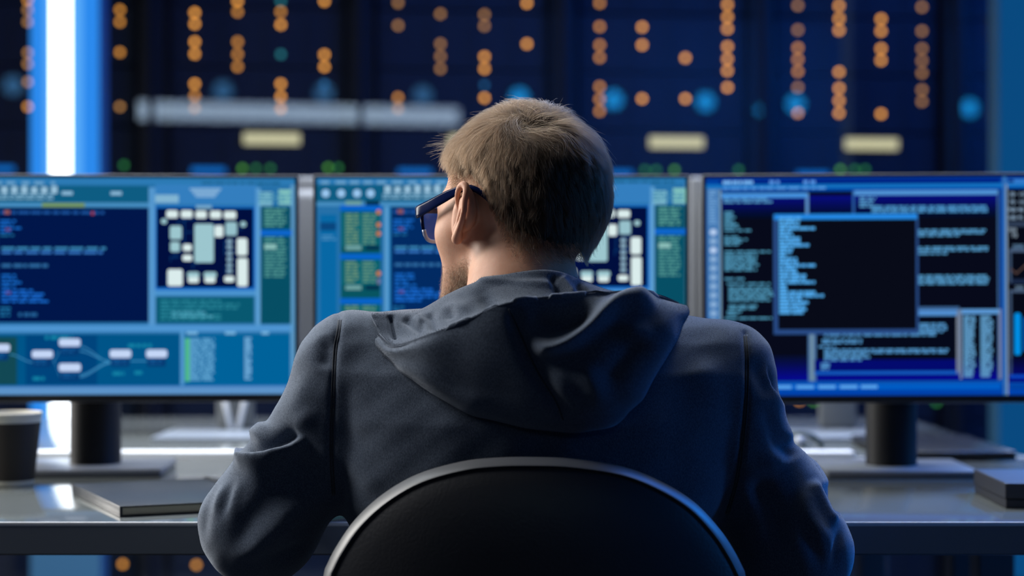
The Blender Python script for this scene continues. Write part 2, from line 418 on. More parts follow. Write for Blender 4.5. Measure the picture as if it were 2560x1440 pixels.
# ================================================================== SCREENS
def screen_mesh(name, rects, frame, size, parent, y, layer=0.00025, gain=1.0, fonts=()):
    """flat screen; rects are (x0,y0,x1,y1,(r,g,b)) in the frame's units, later ones lie on top"""
    fx0, fy0, fx1, fy1 = frame; Wd, Hd = size
    V, Fc, MI, cols, ms = [], [], [], {}, []
    def put(q, c, ly):
        if c not in cols:
            cols[c] = len(ms); ms.append(emit('screen glow %d %d %d' % c, rgb(*c), gain, sample=False))
        b = len(V)
        for x, yy in q: V.append((((x-fx0)/(fx1-fx0)-0.5)*Wd, y-ly, ((fy1-yy)/(fy1-fy0))*Hd))
        Fc.append(tuple(range(b, b+len(q)))); MI.append(cols[c])
    for r in rects:
        if len(r) == 3:   # polygon, colour, layer
            put(r[0], r[1], r[2]*layer); continue
        x0, y0, x1, y1, c = r[:5]; ly = r[5] if len(r) > 5 else 1
        x0, x1 = max(fx0, x0), min(fx1, x1); y0, y1 = max(fy0, y0), min(fy1, y1)
        if x1 <= x0 or y1 <= y0: continue
        put([(x0,y1),(x1,y1),(x1,y0),(x0,y0)], c, ly*layer)
    for txt, x, yy, h, c in fonts:
        cu = bpy.data.curves.new('t', 'FONT'); cu.body = txt; cu.size = h/0.7/(fx1-fx0)*Wd
        to = bpy.data.objects.new('t', cu); COL.objects.link(to); bpy.context.view_layer.update()
        me = bpy.data.meshes.new_from_object(to); bpy.data.objects.remove(to)
        ox, oz = ((x-fx0)/(fx1-fx0)-0.5)*Wd, (fy1-yy)/(fy1-fy0)*Hd
        if c not in cols: cols[c] = len(ms); ms.append(emit('screen glow %d %d %d' % c, rgb(*c), gain, sample=False))
        b = len(V)
        for v in me.vertices: V.append((v.co.x+ox, y-6*layer, v.co.y+oz))
        for p in me.polygons: Fc.append(tuple(b+i for i in p.vertices)); MI.append(cols[c])
        bpy.data.meshes.remove(me)
    me = bpy.data.meshes.new(name); me.from_pydata(V, [], Fc); me.update()
    for m in ms: me.materials.append(m)
    me.polygons.foreach_set('material_index', MI)
    o = bpy.data.objects.new(name, me); COL.objects.link(o); o.parent = parent
    return o
def words(R, x0, y, x1, h, c, ly=4, gap=(3, 6), wl=(8, 30)):
    x = x0
    while x < x1-4:
        w = min(random.uniform(*wl), x1-x); R.append((x, y, x+w, y+h, c, ly)); x += w + random.uniform(*gap)
def lines(R, x0, y0, x1, y1, pitch, c, rag=0.3, h=0.55, ly=4, indent=0):
    y = y0
    while y + pitch*h <= y1:
        ind = random.choice([0, 0, 1, 2])*indent
        words(R, x0+ind, y, x1 - random.random()*rag*(x1-x0), pitch*h, c, ly); y += pitch
def rbox(x0, y0, x1, y1, c, ly, r=5):
    P = []
    for cx, cy, a0 in ((x1-r, y1-r, 0), (x0+r, y1-r, 90), (x0+r, y0+r, 180), (x1-r, y0+r, 270)):
        for k in range(5):
            a = math.radians(a0 + k*22.5); P.append((cx+r*math.cos(a), cy+r*math.sin(a)))
    return (P[::-1], c, ly)
def app_screen(code_bg=(1, 22, 74)):
    """the circuit-design program shown on the left and the middle monitor"""
    R = []; A = R.append
    A((-210, 440, 740, 995, (38, 112, 168), 0))
    A((-210, 440, 740, 462, (44, 122, 180))); A((-210, 466, 366, 508, (14, 92, 130))); A((-210, 508, 366, 519, (70, 140, 190), 2))
    words(R, -190, 456, 130, 7, (110, 165, 205), 3, (10, 18), (18, 28)); words(R, 500, 455, 700, 6, (28, 96, 140), 3)
    for x in (-178, -139, -99, -65): A(rbox(x-10, 477, x+10, 497, (150, 195, 235), 4, 9))
    for k in range(7): A((-30+k*25, 466+random.random()*4, -14+k*25, 486, (150, 190, 215), 4))
    lines(R, -35, 488, 135, 504, 8, (125, 175, 205), .1)
    words(R, 147, 480, 175, 9, (140, 185, 215), 4); words(R, 270, 480, 298, 9, (140, 185, 215), 4)
    A((97, 510, 205, 519, (120, 150, 70), 4))
    # left lists
    A((-192, 540, -150, 985, (8, 104, 165))); A((-192, 560, -152, 580, (10, 70, 125), 3)); lines(R, -188, 592, -150, 606, 8, (70, 140, 190))
    A((-140, 505, -40, 990, (8, 84, 96)))
    for y0, y1 in ((535, 620), (655, 716), (766, 850)):
        A((-137, y0, -45, y1, (10, 100, 112), 2)); lines(R, -128, y0+3, -95, y1, 8, (110, 150, 120), .05); lines(R, -85, y0+3, -52, y1, 8, (95, 145, 125), .05)
    for y in (517, 638, 750): A((-142, y, -36, y+15, (8, 98, 200), 3))
    for y in (506, 618, 718): A((-128, y, -88, y+11, (110, 160, 160), 4)); A((-78, y, -42, y+11, (4, 45, 75), 4))
    for y in (534, 566, 588, 688): A(rbox(-50, y-6, -39, y+6, (205, 120, 70), 5, 5))
    A(rbox(-49, 700, -40, 715, (110, 110, 150), 5, 4)); A((-30, 520, -20, 990, (90, 155, 205), 2)); A((-20, 520, -17, 990, (20, 130, 195), 2))
    # code editor
    A((-14, 521, 366, 808, code_bg, 1))
    lines(R, -8, 530, 260, 542, 12, (30, 85, 160), .05); A((3, 528, 17, 537, (150, 90, 90), 5)); A((221, 531, 228, 539, (170, 60, 60), 5))
    lines(R, -8, 552, 50, 585, 9, (25, 105, 200), .5); lines(R, -8, 588, 30, 600, 9, (28, 100, 150), .3)
    words(R, -4, 620, 258, 6, (60, 140, 190), 4, (4, 8), (20, 36)); words(R, -4, 630, 250, 6, (55, 120, 200), 4, (4, 8), (20, 36))
    words(R, -4, 662, 112, 8, (45, 105, 160), 4); lines(R, -4, 688, 52, 724, 9, (25, 105, 200), .5)
    lines(R, -4, 726, 122, 765, 9, (28, 110, 215), .5); lines(R, -8, 770, 20, 800, 9, (30, 110, 160), .3); words(R, 38, 784, 88, 9, (35, 95, 150), 4)
    A((6, 573, 18, 579, (110, 55, 90), 5)); A((7, 731, 19, 737, (95, 50, 95), 5))
    # board layout panel
    A((366, 470, 383, 815, (84, 150, 205), 2)); A((383, 462, 640, 512, (52, 126, 190), 2)); A((383, 488, 442, 508, (130, 180, 210), 4))
    for k in range(4): A((470+k*5, 471+k*6, 550-k*5, 476+k*6, (130, 175, 215), 4))
    A((383, 517, 637, 727, (20, 105, 200), 2)); A((386, 521, 632, 721, (1, 14, 62), 3)); A((486, 514, 526, 523, (120, 170, 205), 4))
    wh = (218, 236, 236); bl = (156, 198, 206)
    for x0, y0, x1, y1, c in [(411,527,440,546,wh),(448,527,477,546,wh),(485,528,513,547,wh),(522,528,550,547,wh),(557,529,588,548,wh),(482,561,531,658,bl),(533,565,555,594,wh),
      (561,556,590,590,(150,192,202)),(590,597,616,640,wh),(591,647,617,718,wh),(414,675,452,717,wh),(464,682,494,696,bl),(466,694,493,709,wh),(506,682,538,696,bl),(508,694,535,709,wh),
      (558,692,583,707,wh),(420,566,450,600,bl),(421,606,445,631,bl),(453,612,475,629,wh),(452,639,476,654,wh),(398,548,412,561,bl),(599,555,613,568,bl)]:
        A(rbox(x0, y0, x1, y1, c, 5, 5))
    for y in (600, 614, 630, 645, 660, 674): A(rbox(564, y, 578, y+10, (140, 175, 195), 5, 4))
    for k in range(16):
        x = random.uniform(395, 610); y = random.uniform(540, 700); A((x, y, x+2, y+random.uniform(10, 40), (12, 60, 120), 4)); A((x, y, x+random.uniform(10, 40), y+2, (12, 60, 120), 4))
    A((383, 727, 637, 742, (74, 146, 205), 2)); A((385, 744, 633, 810, (8, 88, 112), 2)); lines(R, 396, 752, 600, 806, 9, (40, 130, 150), .5); lines(R, 425, 782, 540, 800, 9, (80, 165, 190), .2)
    A((637, 470, 650, 815, (90, 156, 208), 2)); A((646, 480, 680, 514, (120, 180, 200), 3)); A((696, 474, 728, 512, (130, 195, 190), 3)); lines(R, 646, 484, 728, 512, 8, (70, 140, 175), .1, ly=4)
    A((650, 517, 728, 812, (6, 78, 100), 2)); lines(R, 660, 522, 716, 574, 8, (90, 160, 150), .05); lines(R, 660, 594, 716, 696, 8, (80, 150, 145), .05)
    A((650, 575, 730, 591, (14, 100, 200), 5)); A((660, 612, 690, 624, (140, 190, 185), 5))
    # node graph
    A((-210, 815, 740, 832, (78, 148, 208), 2)); A((-210, 838, 446, 966, (0, 84, 136), 1)); A((-210, 844, 34, 964, (18, 72, 84), 2)); A((56, 840, 236, 964, (0, 68, 124), 2))
    def wire(p, q):
        P = [(p[0]+(q[0]-p[0])*t, p[1]+(q[1]-p[1])*(3*t*t-2*t**3)) for t in [i/10 for i in range(11)]]
        for a, b in zip(P, P[1:]): A(([(a[0], a[1]+1.4), (b[0], b[1]+1.4), (b[0], b[1]-1.4), (a[0], a[1]-1.4)], (60, 140, 190), 4))
    N = [(-20, 862, 17, 881), (72, 878, 125, 897), (140, 849, 194, 868), (140, 911, 195, 931), (268, 877, 322, 897), (360, 877, 413, 897)]
    for p, q in (((17, 888), (75, 908)), ((125, 905), (145, 878)), ((125, 905), (145, 945)), ((192, 868), (270, 908)), ((192, 940), (270, 908)), ((320, 905), (362, 905)), ((192, 880), (270, 906)), ((192, 945), (270, 910))): wire(p, q)
    for x0, y0, x1, y1 in N:
        A(rbox(x0+2, y1-2, x1-4, y1+22, (6, 56, 112), 5, 4)); A(rbox(x0, y0, x1, y1, (196, 214, 246), 6, 6)); lines(R, x0+8, y1+3, x1-8, y1+20, 8, (20, 90, 150), .3, ly=6)
    for x, y, w in ((105, 842, 70), (314, 862, 60), (275, 932, 30), (74, 944, 30), (330, 930, 20)): words(R, x, y, x+w, 9, (20, 130, 165), 5)
    A((446, 832, 456, 968, (80, 150, 205), 2)); A((456, 838, 726, 966, (0, 98, 154), 1)); words(R, 462, 832, 700, 7, (120, 180, 220), 4, (50, 70), (16, 30))
    lines(R, 470, 848, 535, 957, 6, (92, 160, 205), .08, h=.8); A((458, 848, 470, 957, (80, 185, 140), 4)); lines(R, 609, 846, 627, 957, 6, (110, 170, 215), .0, h=.8)
    A((726, 462, 740, 990, (90, 150, 195), 2)); A((-210, 968, 740, 990, (92, 146, 200), 2)); A((-210, 966, 740, 970, (40, 110, 180), 3))
    return R
def terminal_screen():
    """the terminal windows on the right monitor"""
    R = []; A = R.append; T = (92, 165, 215); K = (7, 10, 26); B = (70, 130, 200)
    A((1760, 430, 2720, 975, (0, 66, 160), 0)); A((1760, 434, 2720, 443, (0, 52, 150))); A((1800, 443, 2500, 451, (0, 24, 120))); A((1760, 452, 2720, 462, (20, 112, 190), 2))
    words(R, 1808, 443, 1884, 8, (120, 180, 235), 4, (2, 3)); words(R, 1925, 443, 1950, 8, (90, 150, 225), 4); words(R, 2010, 443, 2040, 8, (90, 150, 225), 4); words(R, 1808, 459, 2070, 5, (90, 160, 230), 4)
    A((1768, 462, 1800, 970, (70, 122, 180), 2)); A((1800, 464, 1804, 970, (120, 150, 160), 3)); lines(R, 1774, 466, 1794, 552, 7, (110, 160, 210), .2)
    for k, y in enumerate(range(568, 800, 22)): A(rbox(1775, y-8, 1793, y+8, (175, 200, 235) if k in (0, 2) else (130, 168, 210), 4, 8))
    for y in range(812, 960, 22): A(rbox(1777, y-7, 1791, y+7, (130, 168, 210), 4, 7))
    A((1805, 470, 2500, 932, K, 1))
    for k in range(6):
        A((1805, 480+k*9, 2500, 489+k*9, (7-k, 12, int(120-16*k)), 2)); A((1805, 870+k*10, 2500, 881+k*10, (6, 14-k, int(50+18*k)), 2))
    A((1805, 473, 2020, 485, (70, 145, 220), 3)); lines(R, 1810, 486, 1950, 498, 7, T, .3)
    A((2015, 473, 2023, 525, (90, 140, 195), 3)); A((2135, 468, 2495, 480, (80, 145, 210), 3)); A((2132, 468, 2138, 525, (40, 90, 160), 3)); A((2493, 468, 2497, 932, (60, 100, 150), 3))
    for x0, y0, x1, y1, rag in ((1812, 518, 1856, 560, .6), (1812, 562, 1885, 570, .1), (1812, 578, 1870, 604, .5), (1812, 614, 1935, 622, .0), (1812, 622, 1898, 668, .1), (1812, 680, 1880, 690, .4), (1818, 692, 1935, 702, .1), (1822, 702, 1935, 742, .15),
                                (1822, 746, 1910, 760, .3), (1818, 760, 1860, 776, .4), (1812, 776, 1935, 786, .1), (1810, 798, 1845, 812, .4), (1830, 820, 1866, 826, .3)):
        lines(R, x0, y0, x1, y1, 6, (80, 150, 185), rag, h=.7)
    lines(R, 2150, 484, 2200, 515, 7, T, .4); lines(R, 2180, 506, 2470, 526, 6, (78, 150, 205), .03, h=.75)
    for x0, y0, x1, y1 in ((2296, 564, 2466, 576), (2296, 576, 2400, 584), (2296, 606, 2472, 620), (2296, 620, 2370, 628), (2296, 675, 2472, 700)): lines(R, x0, y0, x1, y1, 6, (84, 152, 200), .03, h=.75)
    A((2018, 752, 2398, 762, (60, 100, 150), 3)); A((2020, 808, 2040, 932, (70, 110, 160), 3)); A((2025, 808, 2034, 932, (110, 140, 160), 4))
    A((2040, 762, 2394, 908, (5, 9, 26), 3)); A((2296, 760, 2394, 774, (80, 140, 205), 4)); A((2390, 760, 2397, 915, (120, 130, 150), 4)); A((2036, 908, 2396, 916, (20, 90, 190), 4))
    for x0, y0, x1, y1, rag in ((2298, 792, 2370, 816, .1), (2060, 812, 2360, 826, .1), (2055, 830, 2180, 846, .3), (2046, 846, 2090, 856, .2), (2060, 854, 2375, 866, .05), (2060, 866, 2180, 888, .2), (2052, 888, 2080, 906, .4)): lines(R, x0, y0, x1, y1, 6, (84, 150, 205), rag, h=.75, ly=5)
    A((2036, 880, 2390, 908, (3, 10, 110), 4))
    A((2400, 758, 2500, 770, (90, 150, 210), 4)); A((2398, 758, 2404, 928, (110, 130, 160), 4)); A((2496, 758, 2502, 928, (120, 130, 160), 4))
    lines(R, 2408, 774, 2438, 924, 5, (95, 155, 200), .1, h=.8, ly=5); lines(R, 2450, 774, 2482, 924, 5, (95, 155, 200), .12, h=.8, ly=5)
    A((1805, 932, 2720, 940, (10, 84, 180), 3)); A((1805, 940, 2500, 953, (0, 92, 196), 3)); words(R, 1940, 942, 2206, 8, (90, 165, 235), 5, (8, 12), (30, 46)); A((1760, 954, 2720, 975, (0, 66, 172), 3))
    # front window
    A((1934, 525, 2296, 818, (40, 74, 132), 6)); A((1945, 538, 2290, 806, (8, 11, 24), 7)); A((1936, 525, 2293, 539, (36, 134, 224), 7))
    y = 532
    for n, wd in ((1, 60), (2, 58), (1, 108), (2, 40), (2, 56), (1, 76), (2, 38), (1, 20), (2, 46), (1, 102), (2, 55), (2, 70), (1, 92), (2, 20), (1, 100), (1, 132), (1, 60), (1, 86), (3, 68)):
        for q in range(n):
            words(R, 1948, y, 1948 + wd*random.uniform(.85, 1.02), 6.5, (84, 172, 240), 8, (2, 4)); y += 8.2
    # rightmost windows
    A((2506, 434, 2516, 970, (50, 110, 180), 6)); A((2514, 455, 2518, 970, (130, 150, 170), 7)); A((2518, 466, 2720, 932, (6, 9, 22), 5)); A((2518, 442, 2720, 454, (50, 120, 200), 6)); A((2520, 444, 2534, 451, (0, 30, 110), 7))
    A((2518, 546, 2720, 558, (46, 60, 84), 6)); A((2522, 612, 2720, 620, (70, 90, 120), 6)); A((2522, 620, 2528, 694, (60, 80, 110), 6)); A((2522, 686, 2720, 696, (26, 40, 70), 6)); A((2522, 712, 2720, 718, (70, 90, 120), 6)); A((2522, 718, 2528, 920, (60, 80, 110), 6))
    for k in range(5): A((2518, 876+k*12, 2720, 889+k*12, (5, 8, int(50+18*k)), 6))
    A((2522, 918, 2720, 926, (10, 70, 190), 7)); A(rbox(2534, 768, 2550, 870, (0, 140, 226), 8, 5)); A(rbox(2556, 778, 2575, 862, (0, 90, 180), 8, 5))
    for a, b in (((2524, 660), (2540, 672)), ((2540, 672), (2562, 652)), ((2562, 652), (2600, 668))): A(([(a[0], a[1]+2), (b[0], b[1]+2), (b[0], b[1]-2), (a[0], a[1]-2)], (90, 70, 66), 8))
    fonts = [('30', 2523, 484, 10, (160, 190, 220)), ('70', 2523, 503, 10, (160, 190, 220)), ('700', 2518.5, 522, 10, (160, 190, 220)), ('100', 2518.5, 541, 10, (160, 190, 220)), ('1:0', 2545, 484, 10, (160, 190, 220)), ('1:0', 2545, 503, 10, (160, 190, 220)),
             ('90', 2545, 522, 10, (160, 190, 220)), ('91', 2545, 541, 10, (160, 190, 220)), ('700', 2519, 571, 10, (160, 180, 200)), ('70', 2528, 584, 10, (160, 180, 200)), ('2000', 2530, 611, 10, (110, 150, 190)), ('200', 2536, 711, 10, (120, 150, 180))]
    return R, fonts

# ================================================================== MONITORS
M_BEZEL = mat('black bezel plastic', (0.008, 0.009, 0.012), rough=0.35)
M_CASE = mat('grey monitor shell', (0.22, 0.22, 0.23), rough=0.35, metal=0.4)
M_CASE2 = mat('silver monitor shell', (0.15, 0.155, 0.165), rough=0.6, spec=0.25)
M_STAND = mat('black stand metal', (0.0045, 0.005, 0.0065), rough=0.55, spec=0.25)
M_BASE = mat('dark grey stand base', (0.10, 0.108, 0.122), rough=0.3)
def monitor(px, Ypole, rz, label, rects, frame, off=0.0, Wd=0.574, roll=0.0, fonts=(), zl=0.111, H=0.347, front=0.09):
    e = empty('monitor', ((px-CX)*Ypole/F_PX, Ypole, DZ), rz); tag(e, label, 'monitor', 'monitors on the desk')
    pv = Matrix.Translation((off, 0, zl)) @ Matrix.Rotation(roll, 4, 'Y')
    a = Wd/2
    c = MB(); c.box((-a, -front+0.004, 0), (a, -front+0.020, H), 0.002, M=pv); c.box((-a+0.03, -front+0.018, 0.03), (a-0.03, -front+0.05, H-0.03), 0.015, 3, M=pv)
    c.build('casing', M_CASE, e, auto=40)
    b = MB(); bz = front
    b.box((-a+.001, -bz, 0.001), (a-.001, -bz+0.006, 0.012), M=pv); b.box((-a+.001, -bz, H-0.0055), (a-.001, -bz+0.006, H-0.002), M=pv)
    b.box((-a+.001, -bz, 0.012), (-a+0.0055, -bz+0.006, H-0.0055), M=pv); b.box((a-0.0055, -bz, 0.012), (a-.001, -bz+0.006, H-0.0055), M=pv)
    b.build('bezel', M_BEZEL, e)
    s = screen_mesh('screen', rects, frame, (Wd-0.011, H-0.0175), e, 0.0, fonts=fonts)
    s.matrix_local = pv @ Matrix.Translation((0, -bz+0.0035, 0.012))
    MB().cyl((0, 0, 0.17), 0.0395, 0.322, 'z', 40).build('stand_neck', M_STAND, e, auto=40)
    MB().box((-0.115, -0.115, 0.0), (0.115, 0.095, 0.011), 0.003).build('stand_base', M_BASE, e, auto=40)
    return e
app = app_screen(); app_mid = app_screen((2, 42, 98)); term, tf = terminal_screen()
monitor(239, 2.945, math.radians(3.5), 'monitor at the left showing a circuit board layout over a node graph', app, (-206, 446, 738, 989), off=0.034)
monitor(1253.5, 2.955, 0, 'middle monitor whose circuit program is half hidden behind the head', app_mid, (-201, 449, 728, 991), off=0.0)
monitor(2228, 2.925, math.radians(-1.2), 'monitor at the right filled with dark terminal windows of blue text', term, (1766, 436, 2700, 967), off=-0.012, roll=math.radians(-0.25), fonts=tf)
def rear_monitor(px, Y, label, struts):
    e = empty('monitor', ((px-CX)*Y/F_PX, Y, DZ)); tag(e, label, 'monitor', 'monitors on the far desk, seen from behind')
    a = 0.29
    MB().box((-a, 0, 0.115), (a, 0.022, 0.505), 0.006, 3).box((-a+0.02, -0.03, 0.16), (a-0.02, 0.002, 0.48), 0.02, 3).build('casing', M_CASE2, e, auto=40)
    MB().box((-a+0.006, 0.021, 0.121), (a-0.006, 0.024, 0.499)).build('screen', M_BEZEL, e)
    MB().box((-0.036, -0.03, 0.01), (0.036, 0.0, 0.40), 0.005).build('stand_neck', mat('dull grey stand', (0.13, 0.14, 0.145), rough=0.6), e, auto=40)
    MB().box((-0.125, -0.24, 0.0), (0.125, 0.03, 0.008), 0.002).build('stand_base', mat('blue grey stand base', (0.16, 0.18, 0.21), rough=0.3), e)
    if struts:
        for x0, x in ((-0.004, -0.028), (0.010, 0.036)): MB().tube([(x0, -0.05, 0.01), (x, -0.05, 0.12)], 0.0052, 10).build('strut', M_WHITE, e, smooth=True)
    return e
rear_monitor(592, 3.72, 'silver backed monitor on the far desk, seen through the gap by the left monitor', True)
rear_monitor(2090, 3.72, 'silver backed monitor on the far desk, behind the right monitor', False)

# ================================================================== THINGS ON THE DESK
cup = empty('coffee_cup', W(29, 720, 2.71)[:2] + (DZ,)); tag(cup, 'dark brown paper coffee cup with a white rim standing at the left edge', 'cup')
M_KRAFT = mat('dark brown paper', (0.018, 0.0125, 0.009), rough=0.6, bump=0.1, bscale=400)
MB().lathe([(0.0325, 0.009), (0.0415, 0.092)]).build('sleeve', M_KRAFT, cup, auto=50)
MB().lathe([(0.030, 0.0), (0.0315, 0.001), (0.0322, 0.009), (0.0412, 0.092), (0.0425, 0.1015), (0.0438, 0.103), (0.0438, 0.1055), (0.0425, 0.1065), (0.0412, 0.105), (0.0315, 0.02), (0.001, 0.018)]).build('cup_body', mat('cream paper', (0.72, 0.68, 0.58), rough=0.5), cup, auto=60)
M_COVER = mat('dark cloth cover', (0.022, 0.027, 0.036), rough=0.36, spec=0.25, bump=0.12, bscale=260, var=0.12, vscale=90)
M_PAGES = mat('cream pages', (0.50, 0.47, 0.36), rough=0.8, bump=0.3, bscale=800)
nb = empty('notebook', (-0.4873, 2.335, DZ), math.radians(24.5)); tag(nb, 'closed dark notebook with cream pages lying beside the elbow', 'notebook')
MB().box((0, 0, 0.0), (0.205, 0.292, 0.0024), 0.001).box((0, 0, 0.0115), (0.205, 0.292, 0.0140), 0.001).box((0, 0, 0.001), (0.004, 0.292, 0.013), 0.0015).build('cover', M_COVER, nb, auto=40)
MB().box((0.004, 0.004, 0.0024), (0.201, 0.288, 0.0115)).build('pages', M_PAGES, nb)
MB().tube([(0.19, -0.001, 0.001), (0.19, -0.001, 0.014), (0.19, 0.293, 0.0155), (0.19, 0.293, 0.001)], 0.001, 6, flat=(0.004, 0.0006)).build('elastic_band', mat('black elastic', (0.01, 0.01, 0.012), rough=0.7), nb)
bx = empty('box', (0.638, 2.43, DZ), math.radians(-2)); tag(bx, 'black cardboard box lying on the desk at the right edge', 'box')
M_BOX = mat('black card', (0.022, 0.022, 0.026), rough=0.45, bump=0.1)
MB().box((0, 0, 0.0), (0.215, 0.19, 0.012), 0.0015).build('box_base', M_BOX, bx); MB().box((-0.0012, -0.0012, 0.012), (0.2162, 0.1912, 0.033), 0.002).build('lid', M_BOX, bx)
lp = empty('laptop', (0.725, 3.27, DZ)); tag(lp, 'closed thin black laptop lying behind the right monitor stand', 'laptop')
MB().box((-0.105, -0.18, 0.002), (0.105, 0.17, 0.010), 0.003, 3).build('base', M_STAND, lp, auto=40)
MB().box((-0.105, -0.18, 0.0105), (0.105, 0.17, 0.0165), 0.0025, 3).build('screen_lid', mat('satin black lid', (0.02, 0.022, 0.028), rough=0.2), lp, auto=40)
cb = empty('cable', W(2030, 1143, 3.21)[:2] + (DZ,)); tag(cb, 'dark looped cable with a white plug beside the right elbow', 'cable')
def cabp(px, py, dy=0.0):
    p = W(px, py, 3.21+dy); return (p[0]-cb.location.x, p[1]-cb.location.y, p[2]-DZ)
cp = catmull([cabp(2056, 1134), cabp(2052, 1112), cabp(2034, 1092), cabp(2005, 1084), cabp(1975, 1088), cabp(1950, 1110, .01), cabp(1942, 1136, .02)], 6)
M_CABLE = mat('dark green grey rubber', (0.020, 0.035, 0.030), rough=0.5)
MB().tube([tuple(p) for p in cp], 0.0042, 10).build('cord', M_CABLE, cb, smooth=True)
MB().tube([cabp(1990, 1096, -.01), cabp(2002, 1107, -.01)], 0.0075, 14).build('plug', mat('grey white plug plastic', (0.35, 0.36, 0.38), rough=0.5), cb, smooth=True)
MB().tube([cabp(2003, 1108, -.01), cabp(2034, 1140, -.01)], 0.0042, 10).build('plug_lead', M_CABLE, cb, smooth=True)
# ================================================================== OFFICE CHAIR
M_CHAIR = mat('black chair leather', (0.022, 0.023, 0.027), rough=0.42, bump=0.15, bscale=300)
M_CHAIRRIM = mat('satin grey chair shell', (0.10, 0.105, 0.115), rough=0.45)
M_PLASTIC = mat('black plastic', (0.015, 0.015, 0.017), rough=0.5)
def make_chair():
    e = empty('office_chair', (0.025, 2.06, 0)); tag(e, 'black round-backed office chair that the person is sitting on', 'chair')
    ox, oy = 0.025, 2.06
    # outline of the backrest, traced top half then closed by a narrowing lower half
    top = [(800, 1440), (828, 1385), (878, 1313), (950, 1246), (1040, 1193), (1150, 1160), (1240, 1149), (1330, 1147), (1430, 1151), (1560, 1172), (1660, 1212), (1745, 1266), (1810, 1335), (1850, 1395), (1876, 1445)]
    Yc = 1.925
    P = [((px-CX)*Yc/F_PX - ox, CAM_Z + (CY-py)*Yc/F_PX) for px, py in top]
    P = [(x, z) for x, z in catmull(P, 5)]
    xl, zl = P[0]; xr, zr = P[-1]
    low = catmull([(xr, zr), (xr+0.012, zr-0.08), (xr-0.03, zr-0.17), (xr-0.12, zr-0.235), ((xl+xr)/2, zr-0.25), (xl+0.12, zr-0.235), (xl+0.03, zr-0.17), (xl-0.012, zr-0.08), (xl, zl)], 5)[1:-1]
    P = P + [tuple(p) for p in low]
    cx, cz = sum(p[0] for p in P)/len(P), sum(p[1] for p in P)/len(P)
    def shell(rings, name, m):
        bm = bmesh.new(); R = []
        for s, y in rings:
            R.append([bm.verts.new((cx+(x-cx)*s, Yc-oy+y+0.75*((x-cx)*s)**2, cz+(z-cz)*s)) for x, z in P])
        for A, B in zip(R, R[1:]):
            for k in range(len(P)): bm.faces.new((A[k], A[(k+1)%len(P)], B[(k+1)%len(P)], B[k]))
        for ring, y in ((R[0], rings[0][1]), (R[-1], rings[-1][1])):
            v = bm.verts.new((cx, Yc-oy+y, cz))
            for k in range(len(P)): bm.faces.new((ring[k], ring[(k+1)%len(P)], v))
        bmesh.ops.recalc_face_normals(bm, faces=bm.faces)
        me = bpy.data.meshes.new(name); bm.to_mesh(me); bm.free()
        o = link_mesh(name, me, m, e, True); me.set_sharp_from_angle(angle=math.radians(35)); return o
    shell([(0.3, -0.030), (0.6, -0.027), (0.80, -0.021), (0.90, -0.016), (0.945, -0.012), (0.95, -0.009), (0.95, 0.0)], 'back_panel', M_CHAIR)
    shell([(0.90, -0.004), (0.948, -0.012), (0.956, -0.0145), (0.966, -0.013), (0.992, 0.004), (1.0, 0.012), (1.0, 0.022), (0.985, 0.030)], 'backrest', M_CHAIRRIM)
    shell([(0.97, 0.022), (0.975, 0.030), (0.95, 0.040), (0.85, 0.046), (0.5, 0.046), (0.2, 0.046)], 'back_cushion', M_CHAIR)
    MB().box((-0.235, -0.06, 0.42), (0.235, 0.375, 0.475), 0.025, 4).build('seat', M_CHAIR, e, auto=50)
    MB().box((-0.12, 0.0, 0.385), (0.12, 0.3, 0.421), 0.01).build('seat_mechanism', M_PLASTIC, e)
    MB().tube([(0, 0.05, 0.40), (0, -0.1, 0.42), (0, -0.165, 0.50), (0, -0.16, 0.62)], 0.02, 10, flat=(0.035, 0.008)).build('back_bracket', M_PLASTIC, e)
    MB().cyl((0, 0.17, 0.25), 0.027, 0.28, 'z', 20).build('gas_lift', M_PLASTIC, e, auto=40)
    st = MB().cyl((0, 0.17, 0.11), 0.045, 0.06, 'z', 20).build('base_hub', M_PLASTIC, e, auto=40)
    for k in range(5):
        a = 2*math.pi*k/5 + 0.3; c, s = math.cos(a), math.sin(a)
        MB().tube([(0.03*c, 0.17+0.03*s, 0.11), (0.29*c, 0.17+0.29*s, 0.075)], 0.02, 8, flat=(0.022, 0.014)).build('base_arm', M_PLASTIC, e)
        w = MB()
        M4 = Matrix.Translation((0.29*c, 0.17+0.29*s, 0.03)) @ Matrix.Rotation(a, 4, 'Z')
        w.cyl((0, -0.012, 0), 0.03, 0.016, 'y', 20, M=M4).cyl((0, 0.012, 0), 0.03, 0.016, 'y', 20, M=M4).cyl((0, 0, 0.03), 0.008, 0.05, 'z', 10, M=M4)
        w.build('caster', M_PLASTIC, e, auto=40)
    return e
chair = make_chair()

# ================================================================== THE PERSON
person = empty('person', (0.02, 2.12, 0)); PO = Vector((0.02, 2.12, 0))
tag(person, 'person in a dark grey hoodie and blue glasses sitting with their back to us', 'person')
def wm(px, py, Y): return np.array(W(px, py, Y))
